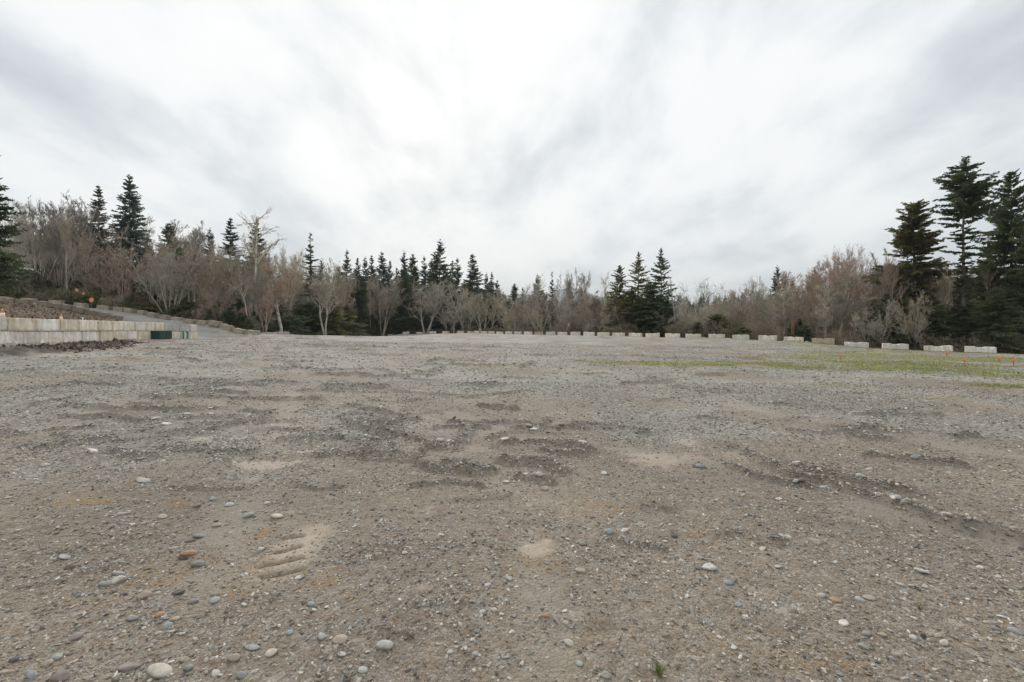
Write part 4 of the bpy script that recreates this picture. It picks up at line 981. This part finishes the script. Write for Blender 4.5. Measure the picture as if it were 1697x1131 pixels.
 ('bigdark',1676,282,50,120,'green','cedar_tree','massive dark cedar at the right edge of the picture'),
 ('bigdark',1732,300,46,110,'green','cedar_tree','dark cedar cut off by the right edge of the picture'),
 ('cedar',1636,405,52,70,'olive','fir_tree','low dark fir between the tall trunk and the right-edge cedar'),
 ('bigdark',1480,470,50,80,'mid','fir_tree','low dark fir under the brown bare tree on the right'),
 ('bigdark',1610,500,44,70,'mid','fir_tree','small dark fir around the foot of the tall trunk'),
 ('bigdark',1545,488,44,80,'green','fir_tree','low green fir between the third block and the tall trunk'),
 ('bigdark',1650,478,41,90,'green','fir_tree','low green fir just left of the last barrier block'),
 ('bigdark',1690,450,43,90,'dark','fir_tree','low dark fir behind the nearest barrier block'),
]
for r in T:
    kw = {}
    if r[6] in ('birch_tree',) or r[5] == 'pale': kw['bark'] = PB
    if r[6] == 'alder_tree': kw['bark'] = (.36,.33,.27)
    tree(r[0], r[1], r[2], r[3], r[4], r[5], r[6], r[7], **kw)
# shrubs and young conifers by the road and behind the blocks
SH = [('bush',365,518,57,42,'bright','young_fir','bright green young fir beside the road blocks'),('bush',250,494,63,46,'olive','young_fir','left young fir among the pale alder stems'),('bush',312,500,60,60,'green','young_fir','wide low young fir right of the alder stems'),
 ('bush',60,470,68,60,'moss','shrub','olive shrub on the slope above the ramp road, nearest the house'),('bush',100,478,67,60,'moss','shrub','broad olive shrub on the slope under the bare maples'),('bush',25,478,67,50,'olive','shrub','dark olive shrub at the left edge above the blocks'),
 ('bush',130,490,68,50,'olive','shrub','low shrub behind the orange sign post'),('bush',180,496,66,44,'moss','shrub','low mossy shrub right of the orange sign post'),
 ('bush',430,520,62,40,'dark','shrub','dark evergreen shrub behind the last road block'),('bush',478,510,70,50,'dark','shrub','dark evergreen shrub right of the pale-trunked tree'),('bush',512,500,80,60,'green','shrub','evergreen shrub under the spire fir'),
 ('bush',1230,528,57,50,'olive','shrub','dull green shrub behind the eighth barrier block'),('bush',1190,520,62,50,'olive','shrub','dull green shrub behind the ninth barrier block'),
 ('bush',44,458,68,46,'dark','shrub','dark shrub in front of the brown house'),('bush',-8,448,64,30,'olive','shrub','tall olive shrub at the left edge under the dark fir')]
for r in SH: tree(r[0], r[1], r[2], r[3], r[4], r[5], r[6], r[7], cat='shrub')

# filler trees deep in the woods
SKY = np.array([(-300,330),(0,400),(40,352),(100,338),(150,352),(200,380),(250,385),(300,380),(340,392),(400,405),(450,410),(500,432),(560,440),(620,458),(700,458),(800,474),(850,484),(1000,482),(1100,482),(1200,484),(1260,474),(1320,446),(1400,420),(1500,405),(1600,420),(1700,400),(2000,380)], float)
def sky_y(px): return float(np.interp(px, SKY[:,0], SKY[:,1]))
FG = {'b': 'bare deciduous tree standing deep in the crowded woods behind the others', 'c': 'evergreen standing deep in the crowded woods behind the others'}
cnt = 0
for k in range(2600):
    if cnt >= 380: break
    px = rr.uniform(-220, 1920); D = float(dfar(np.array([px]))[0])
    if 430 < px < 640: D = float(np.interp(px, [430, 640], [66, 116]))
    layer = rr.random(); Dt = D + 5 + 42*layer
    conif = rr.random() < (.50 if layer > .45 else .30)
    if 560 < px < 830 and layer > .4: conif = rr.random() < .85; Dt += 8
    if 830 < px < 1010 or 1120 < px < 1420: conif = rr.random() < .14
    if px > 1450: conif = rr.random() < .5
    if px < 90 and Dt < 80: Dt += 18
    yt = sky_y(px) + (rr.uniform(0, 50) if not conif else rr.uniform(22, 85))
    if conif and layer < .4: yt += 20
    if conif and 560 < px < 830 and layer > .4: yt = sky_y(px) - 18 + rr.uniform(0, 45)
    if px > 1470: yt = max(yt, 455)
    yt = min(yt, 528)
    wp = rr.uniform(34, 62)*(1 if px > 640 or px < 430 else .9)*(75/D if D > 75 else 1)
    kd = rr.choice(['dense','cedar','fir','bigdark','dense']) if conif else rr.choice(['vase','tall','tall','fan','brushy'])
    col = rr.choice(['dark','dark','green','mid','olive']) if conif else (rr.choice(['tan','tan','grey','brown','pale']) if px < 1300 else rr.choice(['red','brown','tan','red']))
    if px < 500 and not conif: col = rr.choice(['grey','tan','tan','red','dgrey'])
    sec = next(t_ for lim_, t_ in ((110,'far up beside the ramp road'),(230,'behind the upper ramp road'),(330,'behind the middle ramp road'),(430,'behind the foot of the ramp road'),(540,'behind the low sunken blocks'),(640,'around the shed roof'),(730,'behind the leftmost edge blocks'),
        (830,'behind the corner of the edge blocks'),(1000,'under the gap in the skyline'),(1120,'behind the central cedar trio'),(1230,'right of the broken snag'),(1330,'near the lone tiered fir'),(1450,'behind the tan stained block'),(9999,'at the right end of the yard')) if px < lim_)
    cn = {'dark':'dark','green':'green','mid':'dull green','olive':'olive','dgrey':'dark grey','pale':'pale','tan':'tan','grey':'grey','brown':'brown','red':'reddish'}[col]
    slim = (not conif) and layer < .5 and rr.random() < .7
    if slim: kd = 'tall'; wp *= .62; yt = max(sky_y(px), yt-14)
    lb_ = '%s %s deep in the woods %s' % (cn, 'evergreen' if conif else ('slim bare tree' if slim else 'bare tree'), sec)
    tree(kd, px, yt, Dt, wp, col, 'evergreen_tree' if conif else 'bare_tree', lb_, 'tree', lb_, bark=(.40,.37,.31) if slim else None)
    cnt += 1

def tinted(me, base, c):
    m2 = me.copy(); mt = base.copy()
    for nd in list(mt.node_tree.nodes):
        if nd.type == 'OBJECT_INFO':
            rgb = mt.node_tree.nodes.new('ShaderNodeRGB'); rgb.outputs[0].default_value = (*c, 1)
            for l in list(nd.outputs['Color'].links): mt.node_tree.links.new(rgb.outputs[0], l.to_socket)
    m2.materials.clear(); m2.materials.append(mt); return m2
# undergrowth: brambles, ferns and low evergreens along the wood edge
C_und = source_collection('undergrowth_plants', [])
for nm, g, c in (('b', G['scrub'][0], TWG['brown']), ('b', G['scrub'][1], TWG['tan']), ('b', G['scrub'][0], (.30,.225,.17)), ('c', G['bush'][0], FOL['dark']), ('c', G['bush'][1], FOL['olive'])):
    o = bpy.data.objects.new('undergrowth_source', tinted(g['crown'], M_bark if nm == 'b' else M_leaf, c)); C_und.objects.link(o)
n = 2600; px = rng.uniform(-250, 1950, n); De = dfar(px); De = np.where((px > 430)&(px < 640), np.interp(px, [430,640], [64,117]), De)
D = De + 2.6 + rng.uniform(0, 1, n)**1.4*34; x = (px-CX)/F*D
hgt = rng.uniform(.9, 2.6, n)*(1+(D-De)/30)
pk = rng.integers(0, 5, n); evz = (px < 830)|(px > 1420); pk = np.where(evz, rng.choice([0,1,2,3,3,4], n), rng.choice([0,1,2,0,2,3], n))
wsc = np.where(pk >= 3, 1.0, 1.1)
scatter('undergrowth', np.c_[x, D, sheet(x, D, gz)-.05], np.c_[np.zeros(n), np.zeros(n), rng.uniform(0, 6.28, n)], np.c_[hgt*wsc, hgt*wsc, hgt], pk, C_und,
        label='tangled brambles and low evergreens along the foot of the woods', cat='undergrowth', kind='stuff')
# far wood on the rising ground beyond
C_far = source_collection('far_trees', [])
for g, c in ((G['fir'][0], FOL['mid']), (G['dense'][0], FOL['green']), (G['vase'][0], TWG['tan']), (G['fir'][2], FOL['blue'])):
    o = bpy.data.objects.new('far_source', tinted(g['crown'], M_bark if g['kind'] == 'bare' else M_leaf, c)); C_far.objects.link(o)
n = 1500; D = rng.uniform(170, 420, n); px = rng.uniform(-500, 2200, n); x = (px-CX)/F*D
gzf = sheet(x, D, gz); topy = np.interp(px, [-500,0,400,560,830,900,1250,1400,2200], [380,420,450,462,482,489,487,475,440]) + rng.uniform(0, 26, n)
H = np.clip(EYE+(HY-topy)*D/F-gzf, 12, 45)
scatter('far_forest', np.c_[x, D, gzf], np.c_[np.zeros(n), np.zeros(n), rng.uniform(0, 6.28, n)], np.c_[H*.95, H*.95, H], rng.integers(0,4,n), C_far,
        label='distant mixed forest closing the horizon behind the yard', cat='forest', kind='stuff')
# distant mountain
hx = np.linspace(-3500, 4500, 90); V = []; Q = []
hh = lambda x: 262 + 60*math.sin(x*.0011+1.2) + 45*math.sin(x*.0031) - .018*abs(x-700)
hv = []
for j, (f, yy) in enumerate(((0, 3600), (.55, 4000), (1, 4500), (.6, 5200), (0, 6000))):
    for xx in hx: hv.append((xx, yy, -10+hh(xx)*f*(1+.08*math.sin(xx*.01+j))))
nh = len(hx); hq = [(j*nh+i, j*nh+i+1, (j+1)*nh+i+1, (j+1)*nh+i) for j in range(4) for i in range(nh-1)]
M_hill = plain('forested_hill', (.045,.065,.05), .95)
hm = mesh_tris('hills', np.array(hv), np.array(hq), M_hill, True); tag(ob('hills', hm), kind='structure')

mb = MB(); mb.box(-3700, 4700, -60, 6400, -14, 420)
M_air = bpy.data.materials.new('air'); M_air.use_nodes = True; t = M_air.node_tree; t.nodes.clear()
v_ = N(t, 'ShaderNodeVolumePrincipled'); v_.inputs['Density'].default_value = .00018; v_.inputs['Color'].default_value = (.93, .97, 1, 1); v_.inputs['Anisotropy'].default_value = .1
L(t, v_.outputs[0], N(t, 'ShaderNodeOutputMaterial').inputs['Volume'])
tag(ob('haze', mb.mesh('haze', M_air)), kind='stuff')
# ------------------------------------------------------------------ small things
def place(px, py, D=None):
    g = at(px, py) if D is None else np.array([(px-CX)/F*D, D]); return (g[0], g[1], hz(*g))
for px, yb, hpx, lab, lean, wide in ((1393,596.5,10,'leftmost short orange stake, alone on the moss',.04,.9),(1569,591,9,'orange stake closest to the barrier blocks',-.05,1.3),(1598,604.5,11,'thin orange stake on the front edge of the moss',.1,.8),
                        (1655,599.5,9,'pointed orange ribbon stake right of the thin one',.25,1.4),(1680,606,14,'tallest orange stake, nearest the right edge',-.08,1.1)):
    x, y, z = place(px, yb); D = y; h = hpx/F*D*1.15
    e = bpy.data.objects.new('survey_stake', None); COL.objects.link(e); e.location = (x, y, z); e.rotation_euler = (0, lean, .3)
    tag(e, lab, 'stake', 'orange survey stakes standing on the moss')
    mb = MB(); w_ = .025*wide; mb.add([(-w_,-.015,-.1),(w_,-.015,-.1),(w_,.015,-.1),(-w_,.015,-.1),(-w_,-.015,h*.88),(w_,-.015,h*.88),(w_,.015,h*.88),(-w_,.015,h*.88),(0,-.012,h),(0,.012,h)],
        [(0,3,2,1),(0,1,5,4),(1,2,6,5),(2,3,7,6),(3,0,4,7),(4,5,8),(6,7,9),(5,6,9,8),(7,4,8,9)])
    ob('stake', mb.mesh('stake', M_wood), e)
    mb = MB(); mb.box(-w_-.012, w_+.012, -.03, .03, h*.5, h*.93)
    mb.add([(w_,-.02,h*.86),(w_+.11*wide,-.05,h*.66),(w_+.09*wide,-.04,h*.42),(w_,-.02,h*.6),(w_,.02,h*.86),(w_+.11*wide,-.01,h*.66),(w_+.09*wide,0,h*.42),(w_,.02,h*.6)],[(0,3,2,1),(4,5,6,7),(0,1,5,4),(1,2,6,5),(2,3,7,6),(3,0,4,7)])
    ob('ribbon', mb.mesh('ribbon', M_orange), e)
def cone(px, ytop, ybase_wall, D, s, lab):
    p = wl(px); c = p + wnrm*.3; zt = float(wall_h(px)) + 1.24
    e = bpy.data.objects.new('traffic_cone', None); COL.objects.link(e); e.location = (c[0], c[1], zt); e.scale = (s,)*3
    tag(e, lab, 'traffic cone', 'traffic cones standing on the block wall')
    mb = MB(); mb.box(-.18, .18, -.18, .18, 0, .03); ob('base', mb.mesh('base', M_orange, .008), e)
    mb = MB(); mb.lathe([(.13,.031),(.085,.26)], 20); ob('lower_cone', mb.mesh('lower_cone', M_white, 0, True), e)
    mb = MB(); mb.lathe([(.084,.262),(.035,.46),(.028,.50)], 20); ob('upper_cone', mb.mesh('upper_cone', M_orange, 0, True), e)
cone(16.5, 518, 529, 21, .85, 'larger orange and white traffic cone at the left end of the wall')
cone(112, 524, 530, 25, .6, 'smaller orange and white traffic cone on the middle of the wall')
p = wl(147) + wnrm*.3; e = bpy.data.objects.new('marker_post', None); COL.objects.link(e); e.location = (p[0], p[1], float(wall_h(147))+1.22); tag(e, 'short white marker post on top of the block wall', 'marker post')
mb = MB(); mb.tube([(0,0,0),(0,0,.17)], .028, 10); ob('stub', mb.mesh('stub', M_white), e); mb = MB(); mb.box(-.055, .055, -.04, .04, .165, .2); ob('cap', mb.mesh('cap', M_white, .006), e)
# green utility box against the wall
a, b = wl(249), wl(272); c = (a+b)/2 - wnrm*.3; ln = np.linalg.norm(b-a)
e = bpy.data.objects.new('utility_box', None); COL.objects.link(e); e.location = (c[0], c[1], float(wall_h(260))-.05); e.rotation_euler = (0, 0, heading(a, b))
tag(e, 'dark green metal utility box standing against the block wall', 'utility box')
mb = MB(); mb.box(-ln/2+.03, ln/2-.03, -.24, .26, 0, .60); ob('body', mb.mesh('body', M_green, .01), e)
mb = MB(); mb.box(-ln/2, ln/2, -.27, .29, .602, .67); ob('lid', mb.mesh('lid', M_green, .012), e)
for q in (-.25, .25):
    mb = MB(); mb.box(q*ln-.22*ln, q*ln+.22*ln, -.262, -.242, .06, .56); ob('door', mb.mesh('door', M_green, .005), e)
p = wl(305) - wnrm*.25
e = bpy.data.objects.new('blue_pipe', None); COL.objects.link(e); e.location = (p[0], p[1], float(wall_h(305))-.05); e.rotation_euler = (0, 0, heading(W0, W1)); tag(e, 'bright blue bent pipe rising beside the wall end', 'pipe')
mb = MB(); mb.tube([(0,0,0),(.02,0,.3),(.03,0,.50),(-.0,0,.62),(-.06,-.02,.68),(-.10,-.04,.64)], .075, 12); ob('riser', mb.mesh('riser', M_blue, 0, True), e)
mb = MB(); mb.tube([(-.10,-.04,.64),(-.115,-.05,.58)], .095, 12); ob('coupling', mb.mesh('coupling', M_blue, 0, True), e)
p = wl(300.5) - wnrm*.15
mb = MB(); mb.tube([(0,0,0),(0,0,.62)], .06, 10); mb.lathe([(.075,.62),(.075,.68),(.03,.70)], 10); o = ob('dark_standpipe', mb.mesh('dark_standpipe', M_teal, 0, True), None, (p[0], p[1], float(wall_h(300))-.05)); tag(o, 'dark teal standpipe just left of the blue pipe', 'pipe')
# orange paddle sign on a thin post beside the road
x, y, z = (151.5-CX)/F*61, 61, 0; z = hz(x, y)
e = bpy.data.objects.new('paddle_sign', None); COL.objects.link(e); e.location = (x, y, z); tag(e, 'small orange paddle sign on a thin teal post above the road', 'sign')
hs = EYE+(HY-497.5)*61/F - z
mb = MB(); mb.tube([(0,0,-.1),(0,0,hs-.25)], .04, 8); ob('post', mb.mesh('post', M_teal), e)
mb = MB(); V8 = [(.32*math.cos(PI/8+k*PI/4), -.012, hs+.32*math.sin(PI/8+k*PI/4)) for k in range(8)]; V8 += [(v[0], .012, v[2]) for v in V8]
mb.add(V8, [tuple(range(8)), tuple(range(15, 7, -1))]+[(k, 8+k, 8+(k+1) % 8, (k+1) % 8) for k in range(8)]); ob('paddle', mb.mesh('paddle', M_orange), e)
# scraps of yellow sheeting in the scrub
for px, py, w1, h1, lab in ((127,481.5,6,7,'larger pale yellow scrap caught between the bare maple stems'),(138.5,486.5,5,4.5,'smaller pale yellow scrap just above the orange sign')):
    D = 66; x = (px-CX)/F*D; z = EYE+(HY-py)*D/F; a_, b_ = w1/F*D/2, h1/F*D/2; mb = MB()
    mb.add([(-a_,-.03,-b_*.4),(-a_*.2,-.1,-b_),(a_*.9,-.02,-b_*.8),(a_*.5,.04,b_*.2),(0,-.05,b_),(-a_*.8,.03,b_*.7),(-a_,.03,-b_*.4),(-a_*.2,-.04,-b_),(a_*.9,.04,-b_*.8),(a_*.5,.1,b_*.2),(0,.01,b_),(-a_*.8,.09,b_*.7)],
           [(0,1,2,3,4,5),(11,10,9,8,7,6)]+[(k, 6+k, 6+(k+1) % 6, (k+1) % 6) for k in range(6)])
    tag(ob('yellow_sheet', mb.mesh('yellow_sheet', M_yel), None, (x, D, z)), lab, 'plastic sheet')
# shed whose roof shows beyond the yard edge
D = 121; x = (599-CX)/F*D; zt = EYE+(HY-546.6)*D/F
e = bpy.data.objects.new('shed', None); COL.objects.link(e); gb = hz(x, D+2); e.location = (x, D, gb); e.rotation_euler = (0, 0, .0); tag(e, 'low shed with shallow gabled roof peeking over the yard edge', 'shed')
R = zt-gb; wl_, wr_ = -2.6, 5.2; el_, er_ = R-.85, R-1.15
mb = MB(); mb.add([(wl_+.3,0,0),(wr_-.4,0,0),(wr_-.4,0,er_+.02),(0,0,R-.12),(wl_+.3,0,el_+.02),(wl_+.3,6,0),(wr_-.4,6,0),(wr_-.4,6,er_+.02),(0,6,R-.12),(wl_+.3,6,el_+.02)],
    [(0,1,2,3,4),(9,8,7,6,5),(0,5,6,1),(1,6,7,2),(4,9,5,0),(2,7,8,3),(3,8,9,4)]); ob('wall', mb.mesh('wall', M_roof), e)
for s_, (xa, za) in enumerate(((wl_, el_), (wr_, er_))):
    mb = MB(); mb.add([(0,-.5,R-.1),(xa,-.5,za),(xa,6.5,za),(0,6.5,R-.1),(0,-.5,R+.03),(xa,-.5,za+.13),(xa,6.5,za+.13),(0,6.5,R+.03)],[(0,1,2,3),(7,6,5,4),(0,4,5,1),(1,5,6,2),(2,6,7,3),(3,7,4,0)])
    ob('roof_slope', mb.mesh('roof_slope', M_wood if s_ == 0 else M_white), e)
# brown house at the left edge, seen through the trees
D = 67; x = (26-CX)/F*D; z0 = hz(x, D); zt = EYE+(HY-445)*D/F
e = bpy.data.objects.new('house', None); COL.objects.link(e); e.location = (x, D, z0); e.rotation_euler = (0, 0, .70); tag(e, 'brown low house with white eaves behind the trees at far left', 'house')
H_ = zt-z0; mb = MB(); mb.box(-7, 1.5, 0, 6, 0, H_-.25); ob('wall', mb.mesh('wall', M_bwall), e)
mb = MB(); mb.add([(-7.6,-.7,H_),(1.9,-.7,H_-.22),(1.9,6.5,H_-.22),(-7.6,6.5,H_),(-7.6,-.7,H_+.22),(1.9,-.7,H_-.0),(1.9,6.5,H_-.0),(-7.6,6.5,H_+.22)],[(3,2,1,0),(4,5,6,7),(0,1,5,4),(1,2,6,5),(2,3,7,6),(3,0,4,7)]); ob('roof', mb.mesh('roof', M_white), e)
for q in (-.9, -4.5):
    mb = MB(); mb.box(q-.1, q+1.1, -.06, .02, H_-1.75, H_-.5); f = ob('window', mb.mesh('window', M_white), e); mb = MB(); mb.box(q+.02, q+.98, -.09, -.062, H_-1.1, H_-.62); mb.box(q+.02, q+.98, -.09, -.062, H_-1.66, H_-1.18); ob('pane', mb.mesh('pane', M_glass), f)
# dark clod by the wall, rotten stump behind the blocks
o = ob('soil_lump', stone_mesh('soil_lump', 91, 3, M_clod, 1.2, .9, .75, .5, 5), None, tuple(np.array(place(186, 564))+np.array([0,0,.12]))); o.scale = (.5,.45,.5); tag(o, 'dark rounded soil lump against the foot of the wall', 'soil lump')
D = 50.5; x = (1314.5-CX)/F*D; z = hz(x, D); hS = EYE+(HY-530)*D/F-z
mb = MB(); mb.tube([(0,0,-.1),(.03,0,hS*.3),(-.04,0,hS*.6),(.0,0,hS*.85),(.08,0,hS)], [.27,.22,.19,.15,.05], 9)
M_rot = pmat('rotten_wood', lambda t, co, oi: mix(t, noise(t, co, 5, 5), (.06,.04,.028), (.30,.165,.09)), .95, .1)
o = ob('stump', mb.mesh('stump', M_rot), None, (x, D, z)); tag(o, 'rusty brown rotten stump standing behind the sixth barrier block', 'stump')
# brown brush heap by the road
x = (222-CX)/F*63; z = hz(x, 63); o = bpy.data.objects.new('brush_heap', None); COL.objects.link(o); o.location = (x, 63, z); tag(o, 'reddish brown brush heap behind the road blocks', 'brush heap')
c1 = ob('branches', G['scrub'][0]['crown'], o); c1.scale = (1.6, 1.1, 1.5); c1.color = (.30,.20,.15, 1); c2 = ob('stems', G['scrub'][1]['trunk'], o); c2.scale = (1.5, 1.1, 1.2); c2.color = (*TWG['brown'], 1)
# grass: tufts in the foreground, short blades on the moss
def tuft(n, h, sp, seed):
    r = random.Random(seed); mb = MB()
    for k in range(n):
        a = r.uniform(0, 6.28); b = r.uniform(0, sp*.4); x, y = b*math.cos(a), b*math.sin(a); hh_ = h*r.uniform(.5, 1); dx, dy = math.cos(a)*sp*r.uniform(.2, 1), math.sin(a)*sp*r.uniform(.2, 1); w_ = h*.035
        px_, py_ = -math.sin(a)*w_, math.cos(a)*w_
        mb.add([(x-px_,y-py_,0),(x+px_,y+py_,0),(x+dx*.5+px_,y+dy*.5+py_,hh_*.7),(x+dx*.5-px_,y+dy*.5-py_,hh_*.7),(x+dx,y+dy,hh_)],[(0,1,2,3),(3,2,4)])
    return mb.mesh('blades', M_grass)
for px, py, h, lab in ((1092,1118,.055,'small bright green grass tuft at the bottom edge'),(503,957,.03,'tiny grass sprout on the treaded tan patch'),(1524,1008,.03,'tiny grass sprout in the lower right gravel'),(1613,912,.03,'tiny yellowish sprout near the right edge')):
    x, y, z = place(px, py); tag(ob('grass_tuft', tuft(26, h, h*.8, px), None, (x, y, z)), lab, 'grass tuft')
C_gr = source_collection('turf', [tuft(12, 1, .8, k) for k in range(4)])
n = 60000; D = rng.uniform(12, 45, n*5); x = rng.uniform(-.1, 1.3, n*5)*D; mo = sheet(x, D, moss); De = dfar(CX+F*x/D)
nearb = sstep(3.5, 0, np.abs(D-De))*(x > 22)
keep = (rng.uniform(0, 1, len(x)) < np.maximum(mo*.5, nearb*.6)) & (D < De+1.5); x, D, nb_ = x[keep][:n], D[keep][:n], nearb[keep][:n]
s = rng.uniform(.015, .045, len(x))*(1+2.2*nb_)
scatter('grass', np.c_[x, D, sheet(x, D, gz)-.003], np.c_[np.zeros(len(x)), np.zeros(len(x)), rng.uniform(0, 6.28, len(x))], np.c_[s, s, s], rng.integers(0,4,len(x)), C_gr,
        label='short green grass and moss in patches before the right blocks', cat='grass', kind='stuff')

import os
if os.environ.get('DBG'):
    for i, e in enumerate(EDGE):
        x, y, z = P(*e); print('EDGE', e[0], e[1], round(HY+(EYE-hz(x, y))*F/y, 1))
